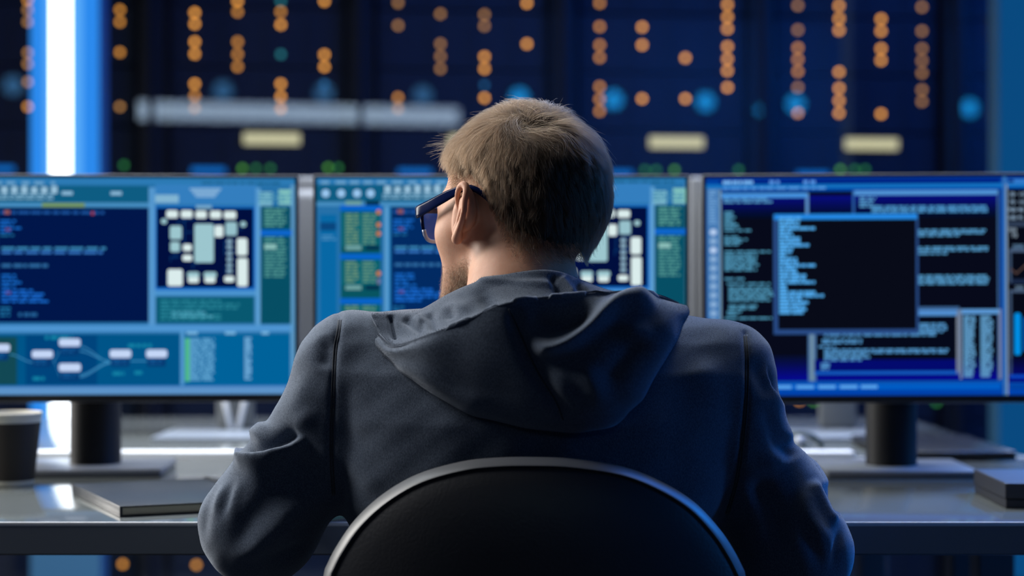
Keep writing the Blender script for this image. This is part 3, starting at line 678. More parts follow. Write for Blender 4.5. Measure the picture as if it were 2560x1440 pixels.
# ---- head frame: +y face, +x the person's right, +z up
HC = np.array([0.0085, 2.172, 1.1125]); SCL = 1.005
YAW, PIT, ROL = math.radians(46), math.radians(-7), math.radians(-2)
HR = np.array((Matrix.Rotation(YAW, 3, 'Z') @ Matrix.Rotation(PIT, 3, 'X') @ Matrix.Rotation(ROL, 3, 'Y')))
def to_local(X, Y, Z):
    a, b, c = (X-HC[0])/SCL, (Y-HC[1])/SCL, (Z-HC[2])/SCL
    return (HR[0,0]*a + HR[1,0]*b + HR[2,0]*c, HR[0,1]*a + HR[1,1]*b + HR[2,1]*c, HR[0,2]*a + HR[1,2]*b + HR[2,2]*c)
def to_world(P): return (np.asarray(P)*SCL) @ HR.T + HC
def skull(x, y, z):
    ax = np.abs(x)
    d = ell(x, y+0.012, z-0.026, 0.0765, 0.0985, 0.0905)
    d = smin(d, ell(x, y+0.045, z-0.005, 0.066, 0.055, 0.062), 0.03)
    d = smin(d, ell(x, y-0.036, z+0.036, 0.061, 0.058, 0.082), 0.03)
    d = smin(d, cone(ax, y, z, (0.053, 0.024, -0.058), (0.017, 0.082, -0.103), 0.015, 0.016), 0.022)
    d = smin(d, cone(ax, y, z, (0.042, 0.053, -0.026), (0.037, 0.074, -0.088), 0.017, 0.021), 0.025)
    d = smin(d, ell(x, y-0.086, z+0.104, 0.028, 0.021, 0.020), 0.02)
    return d
def head_sdf(x, y, z):
    ax = np.abs(x)
    d = skull(x, y, z)
    d = smin(d, cone(x, y, z, (0, 0.094, 0.008), (0, 0.117, -0.030), 0.008, 0.012), 0.014)
    d = smin(d, cone(ax, y, z, (0.010, 0.092, -0.036), (0.012, 0.100, -0.034), 0.008, 0.008), 0.01)
    d = smin(d, cone(ax, y, z, (0.010, 0.087, 0.021), (0.043, 0.072, 0.022), 0.010, 0.009), 0.018)
    d = -smin(-d, ell(ax-0.032, y-0.104, z-0.004, 0.018, 0.016, 0.013), 0.012)
    d = smin(d, ell(ax-0.032, y-0.080, z-0.004, 0.0125, 0.0125, 0.0125), 0.003)
    d = smin(d, ell(ax-0.050, y-0.052, z+0.014, 0.014, 0.020, 0.014), 0.04)
    d = smin(d, cone(ax, y, z, (0, 0.098, -0.060), (0.022, 0.088, -0.063), 0.0065, 0.004), 0.008)
    d = smin(d, cone(ax, y, z, (0, 0.097, -0.070), (0.019, 0.088, -0.068), 0.0070, 0.004), 0.006)
    # ears
    e = np.full(np.shape(d), 0.06)
    for kind, pts, rad, k in EAR:
        for a, b, ra, rb in zip(pts, pts[1:], rad, rad[1:]): e = smin(e, cone(ax, y, z, a, b, ra, rb), k)
    for c, r in EAR_CUT: e = -smin(-e, np.sqrt((ax-c[0])**2 + (y-c[1])**2 + (z-c[2])**2) - r, 0.002)
    return smin(d, e, 0.004)
def ear_pts(L): 
    P = np.array([to_local(*np.array(W(*q))) for q in L]); P[:,0] = np.abs(P[:,0]); return catmull(P, 3) if len(P) > 2 else P
def rr_(*r): return [float(v) for v in (catmull(np.array(r)[:,None], 3)[:,0] if len(r) > 2 else r)]
EAR = [('back', ear_pts([(1167, 474, 2.110), (1174, 505, 2.104), (1175, 535, 2.106), (1168, 562, 2.113)]), rr_(.0040, .0050, .0052, .0050), .006),
       ('concha', ear_pts([(1166, 500, 2.118), (1170, 530, 2.116), (1163, 562, 2.122)]), rr_(.0065, .0085, .0070), .006),
       ('root', ear_pts([(1152, 515, 2.134), (1153, 555, 2.134), (1147, 590, 2.132)]), rr_(.0070, .0085, .0060), .006),
       ('helix', ear_pts([(1148, 520, 2.128), (1143.5, 494, 2.122), (1148, 471, 2.112), (1159, 461, 2.104), (1166, 472, 2.098), (1162, 498, 2.092), (1160, 525, 2.092), (1155, 548, 2.096), (1149, 568, 2.103), (1144, 586, 2.112), (1142, 597, 2.118)]),
        rr_(.0028, .0028, .0031, .0035, .0035, .0031, .0029, .0030, .0033, .0044, .0056), .0022),
       ('antihelix', ear_pts([(1154, 524, 2.106), (1150, 545, 2.106), (1144, 566, 2.113), (1140, 576, 2.120)]), rr_(.0024, .0030, .0032, .0038), .003),
       ('lobe', ear_pts([(1143, 590, 2.122), (1143, 598, 2.122)]), rr_(.0052, .0058), .004)]
EAR_CUT = [(ear_pts([(1151, 497, 2.100), (1151, 497, 2.100)])[0], .0056), (ear_pts([(1150, 508, 2.101), (1150, 508, 2.101)])[0], .0054), (ear_pts([(1152, 485, 2.103), (1152, 485, 2.103)])[0], .0044)]

# ---- torso profile of the hoodie: (image row, half width, half depth, back surface distance)
ROWS = [(760, .070, .055, 2.090, 1318), (785, .150, .070, 2.080, 1322), (812, .195, .080, 2.064, 1330), (855, .222, .092, 2.038, 1338), (930, .2290, .108, 2.003, 1345), (1050, .2280, .120, 1.985, 1345), (1180, .2240, .122, 1.985, 1340),
        (1260, .2175, .122, 1.988, 1330), (1320, .205, .122, 1.992, 1330), (1440, .190, .122, 1.998, 1335), (1700, .180, .128, 2.000, 1335), (1920, .178, .124, 2.004, 1335)]
rz_ = np.array([CAM_Z + (CY-r[0])*(r[3]+.1)/F_PX for r in ROWS])[::-1]
ra_ = np.array([r[1] for r in ROWS])[::-1]; rb_ = np.array([r[2] for r in ROWS])[::-1]
rc_ = np.array([r[3]+r[2] for r in ROWS])[::-1]; rx_ = np.array([(r[4]-CX)*2.1/F_PX for r in ROWS])[::-1]
def torso(X, Y, Z):
    z = Z.ravel()
    a, b, cy, cx = [np.interp(z, rz_, q).reshape(Z.shape).astype(np.float32) for q in (ra_, rb_, rc_, rx_)]
    n = 2.05
    r = (np.abs((X-cx)/a)**n + np.abs((Y-cy)/b)**n)**(1/n)
    d = (r-1)*np.minimum(a, b)*1.05
    return np.maximum(d, np.maximum(Z-rz_[-1], rz_[0]-Z))
LARM = [wm(868, 860, 2.118), wm(848, 930, 2.112), wm(808, 1062, 2.115), wm(722, 1195, 2.125), wm(648, 1312, 2.115), np.array([-0.275, 2.20, 0.780]), np.array([-0.235, 2.32, 0.802]), np.array([-0.15, 2.47, 0.796])]
LRAD = [.030, .040, .0475, .0575, .0630, .056, .046, .038]
RARM = [wm(1834, 898, 2.118), wm(1828, 978, 2.112), wm(1858, 1102, 2.118), wm(1925, 1235, 2.13), wm(1982, 1378, 2.115), np.array([0.312, 2.20, 0.778]), np.array([0.262, 2.32, 0.802]), np.array([0.16, 2.47, 0.796])]
RRAD = [.0285, .0400, .0460, .0555, .0630, .056, .046, .038]
NECK = [np.array([0.014, 2.105, 0.93]), np.array([0.013, 2.120, 1.00]), np.array([0.012, 2.150, 1.072])]

def make_hoodie():
    fx = np.arange(-0.39, 0.43, 0.0026); fy = np.arange(1.955, 2.56, 0.0042); fz = np.arange(0.40, 1.06, 0.0026)
    F = Field(fx, fy, fz)
    F.add(torso, (-0.30, 1.96, 0.40), (0.33, 2.34, 1.06), 0.01)
    for s in (-1, 1):   # shoulder yoke
        sh = LARM[0] if s < 0 else RARM[0]
        a = np.array([0.02 + s*0.06, 2.130, 0.935]); b = sh + np.array([-s*0.014, 0.004, -0.008])
        F.add(lambda X, Y, Z: cone(X, Y, Z, a, b, 0.033, 0.035), np.minimum(a, b)-0.14, np.maximum(a, b)+0.14, 0.075)
    for A, R in ((LARM, LRAD), (RARM, RRAD)):
        F.chain(A[:3], R[:3], 0.030, 0.06); F.chain(A[2:4], R[2:4], 0.03, 0.05); F.chain(A[3:], R[3:], 0.022, 0.05)
    F.chain(NECK[:2], [.062, .050], 0.03)
    F.chain([wm(846, 900, 2.104), wm(840, 1000, 2.098), wm(838, 1130, 2.098), wm(838, 1205, 2.102)], [.028, .034, .033, .022], 0.02)
    F.chain([wm(1850, 930, 2.104), wm(1850, 1020, 2.098), wm(1846, 1140, 2.098), wm(1832, 1240, 2.102)], [.028, .034, .033, .020], 0.02)
    V, Q = F.mesh(); V = relax(V, Q, 3)
    N = normals(V, Q)
    S = [  # sleeve at the left
      ('ridge', [(590, 1136), (606, 1144), (634, 1147), (676, 1138), (725, 1116), (768, 1094)], 16, 26, 7, 25),
      ('ridge', [(598, 1118), (630, 1126), (672, 1119), (716, 1100), (752, 1082)], -10, 9, 18, 30),
      ('ridge', [(600, 1180), (650, 1172), (700, 1155), (750, 1130)], 5, 34, 34, 50),
      ('ridge', [(824, 1200), (770, 1258), (713, 1292), (650, 1350), (610, 1400)], 6, 28, 36),
      ('ridge', [(800, 1135), (735, 1185), (665, 1240), (610, 1320), (595, 1390)], -4.5, 26, 34),
      ('ridge', [(800, 1010), (760, 1050), (715, 1075)], 6, 22),
      ('ridge', [(812, 835), (816, 880), (806, 930)], -7, 20, 24, 30), ('ridge', [(775, 930), (745, 1000), (700, 1060)], 4, 26),
      
      ('ridge', [(545, 1200), (522, 1250), (510, 1310), (512, 1370)], -3, 9, 14), ('ridge', [(572, 1190), (548, 1240), (533, 1310)], 3.5, 11, 13), ('ridge', [(590, 1190), (566, 1240), (552, 1310)], -3, 8, 12), ('ridge', [(612, 1190), (588, 1240), (572, 1310)], 3, 12, 14),
      ('ridge', [(560, 1400), (620, 1380), (690, 1330), (760, 1300)], 5, 24), ('ridge', [(790, 1350), (740, 1370), (660, 1410)], -5, 18),
      ('ridge', [(655, 1045), (640, 1075), (625, 1100)], 8, 22, 22, 20),
      # sleeve at the right
      ('step', [(1915, 905), (1930, 960), (1970, 1030)], 5, 24, 14), ('ridge', [(1890, 880), (1900, 940), (1940, 1010)], -5, 22),
      ('ridge', [(1905, 1000), (1930, 1060), (1950, 1110), (1985, 1150)], -6, 20), ('ridge', [(1985, 1165), (1930, 1150), (1890, 1165)], 6, 26),
      ('ridge', [(2030, 1196), (2048, 1240), (2070, 1280), (2098, 1310)], 7, 16, 10, 24), ('ridge', [(2058, 1205), (2078, 1245), (2100, 1285)], -6, 10, 14, 20), ('ridge', [(2030, 1195), (2015, 1250), (2040, 1320), (2080, 1380)], 5, 24),
      ('ridge', [(1880, 1180), (1930, 1280), (1960, 1380)], -6, 26), ('ridge', [(1850, 1200), (1890, 1300), (1920, 1400)], 6, 24), ('ridge', [(2000, 1290), (2040, 1380), (2060, 1440)], -5, 20),
      ('ridge', [(2105, 1300), (2095, 1360), (2080, 1440)], -5, 12), ('ridge', [(1985, 1085), (1975, 1120), (1990, 1150)], -6, 20, 20, 20),
      # back
      ('ridge', [(845, 1100), (900, 1180), (960, 1240)], 3, 30), ('ridge', [(880, 900), (900, 1000), (890, 1100)], 3, 45), ('ridge', [(1800, 1150), (1740, 1240), (1680, 1300)], 3, 34),
       ('ridge', [(1740, 880), (1780, 990), (1770, 1100)], 4, 45),
      # armhole seams pull the cloth in
      ('ridge', [(846, 778), (848, 815), (838, 870), (832, 1000), (829, 1130), (835, 1250)], -3, 7, 7, 10), ('ridge', [(1862, 822), (1868, 900), (1866, 1000), (1857, 1100), (1842, 1200), (1812, 1306)], -3, 7, 7, 10)]
    facing = np.clip(-N[:,1]*1.0 + 0.35, 0, 1) > 0
    V = sculpt(V, N, S, facing & (V[:,1] < 2.30))
    V = relax(V, Q, 1, 0.4)
    ph = np.sin(V[:,0]*61+V[:,2]*37+1)*np.sin(V[:,2]*53-V[:,0]*29) + 0.6*np.sin(V[:,0]*113-V[:,2]*97)*np.sin(V[:,1]*71+V[:,2]*83)
    V = V + normals(V, Q)*(0.0007*ph)[:,None]
    return V, Q
hV, hQ = make_hoodie()
# fleece: heathered yarn colour, a soft nap, fine bumps
def fleece(name, c0, c1):
    m, nt, p, out = new_mat(name); L = nt.links.new
    tc = nt.nodes.new('ShaderNodeTexCoord')
    n1 = nt.nodes.new('ShaderNodeTexNoise'); n1.inputs['Scale'].default_value = 1000; n1.inputs['Detail'].default_value = 3
    mp = nt.nodes.new('ShaderNodeMapping'); mp.inputs['Scale'].default_value = (1, 1, 0.45)
    n2 = nt.nodes.new('ShaderNodeTexNoise'); n2.inputs['Scale'].default_value = 2000; n2.inputs['Detail'].default_value = 4
    L(tc.outputs['Object'], mp.inputs['Vector']); L(mp.outputs['Vector'], n1.inputs['Vector']); L(tc.outputs['Object'], n2.inputs['Vector'])
    rp = nt.nodes.new('ShaderNodeValToRGB'); rp.color_ramp.elements[0].position = 0.36; rp.color_ramp.elements[1].position = 0.66
    rp.color_ramp.elements[0].color = (*c0, 1); rp.color_ramp.elements[1].color = (*c1, 1)
    L(n1.outputs['Fac'], rp.inputs['Fac']); L(rp.outputs['Color'], p.inputs['Base Color'])
    p.inputs['Roughness'].default_value = 0.95; p.inputs['Specular IOR Level'].default_value = 0.15
    p.inputs['Sheen Weight'].default_value = 0.45; p.inputs['Sheen Roughness'].default_value = 0.45; p.inputs['Sheen Tint'].default_value = (0.80, 0.88, 1.0, 1)
    b = nt.nodes.new('ShaderNodeBump'); b.inputs['Strength'].default_value = 0.35; b.inputs['Distance'].default_value = 0.0008
    ad = nt.nodes.new('ShaderNodeMath'); ad.operation = 'ADD'
    L(n1.outputs['Fac'], ad.inputs[0]); L(n2.outputs['Fac'], ad.inputs[1]); L(ad.outputs[0], b.inputs['Height']); L(b.outputs['Normal'], p.inputs['Normal'])
    return m
M_FLEECE = fleece('dark grey fleece', (0.050, 0.065, 0.095), (0.104, 0.130, 0.176))
hoodie = mesh_np('hoodie', hV - np.array(PO), hQ, M_FLEECE, person)
hoodie['label'] = 'dark grey fleece hoodie'
hood_bvh = BVHTree.FromPolygons([tuple(v) for v in hV], [tuple(q) for q in hQ])
def on_cloth(px, py, lift=0.0):
    o = Vector((0, 0, CAM_Z)); d = Vector(W(px, py, 1.0)) - o; d.normalize()
    h = hood_bvh.ray_cast(o, d)
    return None if h[0] is None else h[0] + h[1]*lift
M_SEAM = fleece('seam fleece', (0.030, 0.032, 0.040), (0.055, 0.06, 0.07))
for off in ((0, 0.0),):
    for pl in ([(850, 800), (846, 830), (838, 880), (832, 1000), (829, 1130), (834, 1238)], [(1864, 838), (1868, 900), (1866, 1000), (1857, 1100), (1842, 1200), (1818, 1286)]):
        for dx, rr in ((-3.2, 0.0011), (3.2, 0.0011)):
            pts = [on_cloth(x+dx, y, 0.0002) for x, y in catmull(np.array(pl, float), 12)]
            pts = [p - PO for p in pts if p is not None and p.y < 2.28]
            MB().tube(pts, rr, 8).build('seam', M_SEAM, hoodie, smooth=True)

# ---- the hood lying on the back
HOOD = [  # columns from left to right; rows: inside, top edge, .., rim, .., bottom edge, tucked under
 [(934,800,2.10),(927,785,2.085),(931,797,2.078),(940,815,2.070),(948,834,2.058),(938,846,2.050),(937,860,2.047),(943,870,2.046),(949,879,2.048),(955,888,2.052),(968,880,2.080)],
 [(978,800,2.105),(976,782,2.090),(981,805,2.075),(985,842,2.055),(986,860,2.016),(974,879,2.012),(980,896,2.016),(990,908,2.016),(1002,917,2.021),(1012,926,2.030),(1026,915,2.07)],
 [(1052,790,2.11),(1050,772,2.095),(1056,800,2.065),(1062,836,2.030),(1070,836,1.976),(1060,868,1.974),(1063,905,1.977),(1074,940,1.980),(1085,965,1.987),(1095,988,2.002),(1108,975,2.05)],
 [(1174,735,2.10),(1170,711,2.080),(1166,750,2.055),(1168,796,2.022),(1172,795,1.956),(1160,850,1.954),(1160,910,1.956),(1170,965,1.961),(1180,1005,1.967),(1190,1038,1.986),(1203,1020,2.035)],
 [(1266,708,2.09),(1265,685,2.070),(1262,715,2.055),(1266,762,2.016),(1270,756,1.946),(1265,820,1.941),(1270,900,1.940),(1280,970,1.943),(1290,1030,1.952),(1300,1066,1.972),(1306,1045,2.03)],
 [(1335,700,2.085),(1335,676,2.058),(1340,702,2.048),(1342,750,2.018),(1345,744,1.952),(1350,810,1.944),(1360,900,1.941),(1375,980,1.936),(1390,1045,1.944),(1400,1080,1.966),(1400,1055,2.03)],
 [(1400,704,2.09),(1400,680,2.063),(1410,706,2.05),(1420,745,2.022),(1425,737,1.960),(1440,790,1.949),(1450,880,1.938),(1460,965,1.932),(1470,1040,1.940),(1475,1078,1.962),(1475,1050,2.03)],
 [(1445,722,2.11),(1445,697,2.085),(1475,714,2.06),(1500,738,2.032),(1510,731,1.974),(1530,775,1.954),(1540,860,1.938),(1540,945,1.932),(1540,1020,1.944),(1544,1062,1.966),(1535,1040,2.03)],
 [(1495,748,2.13),(1492,727,2.11),(1540,730,2.075),(1575,735,2.045),(1585,730,1.992),(1610,760,1.964),(1620,820,1.948),(1610,890,1.946),(1600,950,1.954),(1592,998,1.974),(1580,985,2.03)],
 [(1562,756,2.14),(1560,736,2.125),(1600,740,2.095),(1630,746,2.062),(1645,739,2.032),(1670,756,1.990),(1686,790,1.972),(1672,840,1.970),(1656,880,1.978),(1642,918,1.994),(1630,910,2.04)],
 [(1640,778,2.145),(1640,760,2.13),(1660,758,2.105),(1682,760,2.08),(1697,756,2.055),(1716,764,2.030),(1724,778,2.026),(1718,796,2.024),(1707,814,2.028),(1696,832,2.036),(1690,832,2.075)]]
def make_hood():
    cols = []
    for col in HOOD:   # a tight fold at the rim
        x, y, d = col[4]; cols.append(col[:4] + [(x, y+4, d+0.010), (x, y, d+0.0012), (x, y+7, d-0.0008)] + col[5:])
    C = np.array([[wm(*p) for p in col] for col in cols])          # columns x rows x 3
    A = catmull(C, 16); B = catmull(np.swapaxes(A, 0, 1), 12)      # rows x columns x 3
    nr, nc = B.shape[:2]; V = B.reshape(-1, 3)
    I = np.arange(nr*nc).reshape(nr, nc)
    Q = np.stack([I[:-1,:-1], I[:-1,1:], I[1:,1:], I[1:,:-1]], -1).reshape(-1, 4)
    N = normals(V, Q)
    if (N[:,1] > 0).mean() > 0.5: Q = Q[:, ::-1]; N = -N
    row = np.repeat(np.arange(nr), nc)/12.0
    outer = row > 5.4; inner = row < 3.6
    S = [('ridge', [(1272, 762), (1288, 810), (1312, 870), (1345, 940), (1390, 1010), (1412, 1060)], -9, 13, 24),
         ('ridge', [(1310, 850), (1360, 872), (1420, 858), (1480, 815), (1530, 775), (1585, 758), (1650, 757)], 18, 20, 20),
         ('ridge', [(1310, 800), (1370, 815), (1430, 805), (1490, 772)], -15, 26), ('ridge', [(1380, 900), (1400, 960), (1430, 1020)], 5, 30),
         ('ridge', [(1700, 790), (1650, 860), (1600, 950), (1560, 1030)], 7, 30), ('ridge', [(1620, 830), (1560, 900), (1500, 980)], -8, 34),
         ('ridge', [(1530, 800), (1580, 830), (1640, 820)], 6, 26), ('ridge', [(1440, 900), (1480, 960), (1500, 1030)], 5, 26),
         ('ridge', [(960, 905), (1040, 930), (1130, 985), (1230, 1035)], 5, 20),]
    V = sculpt(V, N, S, outer)
    S2 = [('ridge', [(1200, 712), (1215, 750), (1250, 790)], -10, 20), ('ridge', [(1110, 752), (1140, 770), (1190, 775)], 8, 16), ('ridge', [(1185, 700), (1280, 706), (1360, 712), (1400, 718)], 3, 5, 12, 20),
          ('ridge', [(1378, 684), (1385, 712), (1400, 738)], -5, 7, 7, 12), ('ridge', [(1400, 690), (1420, 715), (1440, 738)], 4, 10, 10, 12), ('ridge', [(1440, 700), (1452, 722), (1470, 738)], -6, 9, 9, 12),
          ('ridge', [(976, 786), (980, 815), (988, 850)], -6, 6, 6, 10), ('ridge', [(1010, 790), (1030, 810), (1060, 830)], -5, 12, 12, 12), ('ridge', [(1070, 780), (1080, 805), (1085, 830)], -6, 9, 9, 12), ('ridge', [(1040, 785), (1055, 810)], 5, 9, 9, 10), ('ridge', [(1120, 765), (1130, 800)], -5, 14, 14, 14)]
    V = sculpt(V, N, S2, inner)
    ph = np.sin(V[:,0]*71+V[:,2]*47)*np.sin(V[:,2]*63-V[:,0]*39)
    V = V + N*(0.0008*ph)[:,None]
    return V, Q
gV, gQ = make_hood()
hood = mesh_np('hood', gV - np.array(PO), gQ, M_FLEECE, person)
hood['label'] = 'hood folded down on the back'
hb = BVHTree.FromPolygons([tuple(v) for v in gV], [tuple(q) for q in gQ])
def on_hood(px, py):
    o = Vector((0, 0, CAM_Z)); d = Vector(W(px, py, 1.0)) - o; d.normalize(); return hb.ray_cast(o, d)[0]
pts = [on_hood(x, y) for x, y in catmull(np.array([(1272, 772), (1286, 800), (1308, 850), (1345, 930), (1388, 1000), (1408, 1050)], float), 10)]
MB().tube([p - PO for p in pts if p is not None], 0.0011, 8).build('hood_seam', M_SEAM, hood, smooth=True)
md = hood.modifiers.new('thickness', 'SOLIDIFY'); md.thickness = 0.0035; md.offset = -1.0
md = hood.modifiers.new('smooth', 'SUBSURF'); md.levels = 1; md.render_levels = 1

# ---- the body: one continuous skin from head to feet
def seg(*rs):
    out = []
    for a, b, st in rs: out.append(np.arange(a, b, st))
    return np.concatenate(out)
def hand(F, wrist, s):
    w = np.array(wrist); fwd = np.array([-s*0.25, 0.955, -0.10]); fwd /= np.linalg.norm(fwd); side = np.array([s*0.955, s*s*0.25, 0]); side /= np.linalg.norm(side)
    knk = w + fwd*0.085 + np.array([0, 0, 0.004])
    for q in (-0.028, -0.009, 0.010, 0.027): F.chain([w + side*q*0.55, knk + side*q], [0.0155, 0.0115], 0.012, 0.02)
    for q, l, sp in ((-0.030, 0.068, -0.10), (-0.010, 0.080, -0.03), (0.010, 0.075, 0.05), (0.028, 0.058, 0.14)):
        d = fwd + side*sp; d /= np.linalg.norm(d); p0 = knk + side*q
        p1 = p0 + d*l*0.46 + np.array([0, 0, 0.006]); p2 = p1 + d*l*0.30 + np.array([0, 0, -0.014]); p3 = p2 + d*l*0.20 + np.array([0, 0, -0.013])
        F.chain([p0, p1, p2, p3], [0.0100, 0.0088, 0.0080, 0.0070], 0.004, 0.015)
    t0 = w + fwd*0.022 - side*0.022; t1 = w + fwd*0.055 - side*0.046 + np.array([0, 0, -0.006]); t2 = w + fwd*0.085 - side*0.055 + np.array([0, 0, -0.010]); t3 = w + fwd*0.108 - side*0.054 + np.array([0, 0, -0.013])
    F.chain([t0, t1, t2, t3], [0.0150, 0.0115, 0.0098, 0.0082], 0.006, 0.015)
LW, RW = (-0.145, 2.485, 0.787), (0.155, 2.485, 0.787)
HIP = [np.array([-0.075, 2.12, 0.575]), np.array([0.115, 2.12, 0.575])]; KNEE = [np.array([-0.14, 2.55, 0.565]), np.array([0.18, 2.55, 0.565])]; ANK = [np.array([-0.15, 2.50, 0.10]), np.array([0.19, 2.50, 0.10])]
def make_body():
    xs = seg((-0.36, -0.22, 0.007), (-0.22, -0.12, 0.0028), (-0.12, 0.125, 0.0017), (0.125, 0.225, 0.0028), (0.225, 0.42, 0.007))
    ys = seg((1.98, 2.05, 0.006), (2.05, 2.31, 0.0018), (2.31, 2.48, 0.006), (2.48, 2.69, 0.0028), (2.69, 2.80, 0.008))
    zs = seg((0.0, 0.735, 0.010), (0.735, 0.825, 0.0028), (0.825, 0.965, 0.007), (0.965, 1.26, 0.0018))
    F = Field(xs, ys, zs)
    F.add(lambda X, Y, Z: torso(X, Y, Z) + 0.020, (-0.24, 1.99, 0.46), (0.28, 2.3, 1.04), 0.01)
    F.chain(LARM[1:6], [r-0.020 for r in LRAD[1:6]], 0.02); F.chain(RARM[1:6], [r-0.020 for r in RRAD[1:6]], 0.02)
    for A, w, s in ((LARM, LW, -1), (RARM, RW, 1)):
        F.chain([A[5], A[6], np.array(w)], [0.036, 0.033, 0.026], 0.015); hand(F, w, s)
    for k in (0, 1):
        F.chain([HIP[k], KNEE[k], ANK[k]], [0.082, 0.054, 0.036], 0.03); F.chain([ANK[k]+np.array([0, -0.03, -0.055]), ANK[k]+np.array([0, 0.14, -0.065])], [0.035, 0.028], 0.03)
    F.chain(NECK, [0.064, 0.0595, 0.0590], 0.03)
    F.add(lambda X, Y, Z: SCL*head_sdf(*to_local(X, Y, Z)), HC-0.165, HC+0.165, 0.007)
    V, Q = F.mesh(); return relax(V, Q, 1, 0.4), Q
bV, bQ = make_body()
m, nt, p, out = new_mat('warm skin'); L = nt.links.new
tc = nt.nodes.new('ShaderNodeTexCoord'); n1 = nt.nodes.new('ShaderNodeTexNoise'); n1.inputs['Scale'].default_value = 60; n1.inputs['Detail'].default_value = 6
rp = nt.nodes.new('ShaderNodeValToRGB'); rp.color_ramp.elements[0].position = 0.3; rp.color_ramp.elements[1].position = 0.75
rp.color_ramp.elements[0].color = (0.52, 0.255, 0.155, 1); rp.color_ramp.elements[1].color = (0.62, 0.345, 0.225, 1)
n2 = nt.nodes.new('ShaderNodeTexNoise'); n2.inputs['Scale'].default_value = 700; n2.inputs['Detail'].default_value = 4
b = nt.nodes.new('ShaderNodeBump'); b.inputs['Strength'].default_value = 0.15; b.inputs['Distance'].default_value = 0.001
L(tc.outputs['Object'], n1.inputs['Vector']); L(n1.outputs['Fac'], rp.inputs['Fac']); L(rp.outputs['Color'], p.inputs['Base Color'])
L(tc.outputs['Object'], n2.inputs['Vector']); L(n2.outputs['Fac'], b.inputs['Height']); L(b.outputs['Normal'], p.inputs['Normal'])
p.inputs['Specular IOR Level'].default_value = 0.3; p.inputs['Roughness'].default_value = 0.55; p.inputs['Subsurface Weight'].default_value = 0.25; p.inputs['Subsurface Radius'].default_value = (1.0, 0.32, 0.16); p.inputs['Subsurface Scale'].default_value = 0.008
M_SKIN = m
body = mesh_np('body', bV - np.array(PO), bQ, M_SKIN, person)
body['label'] = 'body with light skin, head turned to the left'
# ---- trousers and shoes
F = Field(np.arange(-0.28, 0.34, 0.008), np.arange(1.98, 2.72, 0.008), np.arange(0.06, 0.72, 0.008))
for k in (0, 1): F.chain([HIP[k], KNEE[k], ANK[k]+np.array([0, 0, 0.0])], [0.092, 0.066, 0.052], 0.04)
F.add(lambda X, Y, Z: ell(X-0.02, Y-2.125, Z-0.580, 0.175, 0.120, 0.098), (-0.2, 1.98, 0.45), (0.25, 2.3, 0.70), 0.03)
tV, tQ = F.mesh(); mesh_np('trousers', relax(tV, tQ, 2) - np.array(PO), tQ, mat('dark denim', (0.02, 0.025, 0.045), rough=0.9, bump=0.2, bscale=500), person)
for k in (0, 1):
    F = Field(np.arange(-0.28, 0.34, 0.006), np.arange(2.36, 2.76, 0.006), np.arange(-0.01, 0.16, 0.006)); a = ANK[k]
    F.chain([a+np.array([0, -0.035, -0.045]), a+np.array([0, 0.06, -0.052]), a+np.array([0, 0.15, -0.058])], [0.048, 0.046, 0.038], 0.03)
    F.chain([a+np.array([0, -0.01, -0.05]), a+np.array([0, -0.01, 0.0])], [0.045, 0.048], 0.02)
    F.f = np.maximum(F.f, (0.0015-F.g[2])[None,None,:])
    V, Q = F.mesh(); mesh_np('shoe', V - np.array(PO), Q, mat('black shoe', (0.012, 0.012, 0.014), rough=0.5), person)
# ---- hair
def hairline(y):  # lowest height of the hair for a position along the head (local y)
    return np.interp(y, [-0.12, -0.085, -0.065, -0.050, -0.038, -0.028, -0.018, -0.005, 0.008, 0.016, 0.026, 0.034, 0.046, 0.060, 0.075, 0.09],
                        [-0.082, -0.082, -0.076, -0.060, -0.036, 0.008, 0.026, 0.034, 0.026, 0.004, 0.002, 0.022, 0.044, 0.062, 0.078, 0.092])
def denseline(y):  # below this the hair is clipped to stubble
    return np.interp(y, [-0.12, -0.085, -0.06, -0.04, -0.02, 0.0, 0.03, 0.05, 0.07, 0.085], [-0.077, -0.074, -0.056, -0.010, 0.026, 0.046, 0.072, 0.088, 0.100, 0.108])
def scalp(x, y, z): return smin(skull(x, y, z), cone(x, y, z, (-0.011, -0.022, -0.040), (-0.033, -0.046, -0.110), 0.057, 0.0575), 0.02)
def gradn(P, e=0.0006):
    x, y, z = P.T
    g = np.stack([scalp(x+e, y, z)-scalp(x-e, y, z), scalp(x, y+e, z)-scalp(x, y-e, z), scalp(x, y, z+e)-scalp(x, y, z-e)], 1)
    return g/np.maximum(np.linalg.norm(g, axis=1), 1e-9)[:,None]
def to_skull(D, c=(0, -0.012, 0.02)):
    c = np.array(c); t = np.full(len(D), 0.17)
    for _ in range(30):
        P = c + D*t[:,None]; t = t - 0.9*scalp(*P.T)
    return c + D*t[:,None]
WHORL = np.array([-0.030, -0.066, 0.088])
def dirs(n):
    v = RNG.normal(size=(n, 3)); return v/np.linalg.norm(v, axis=1)[:,None]
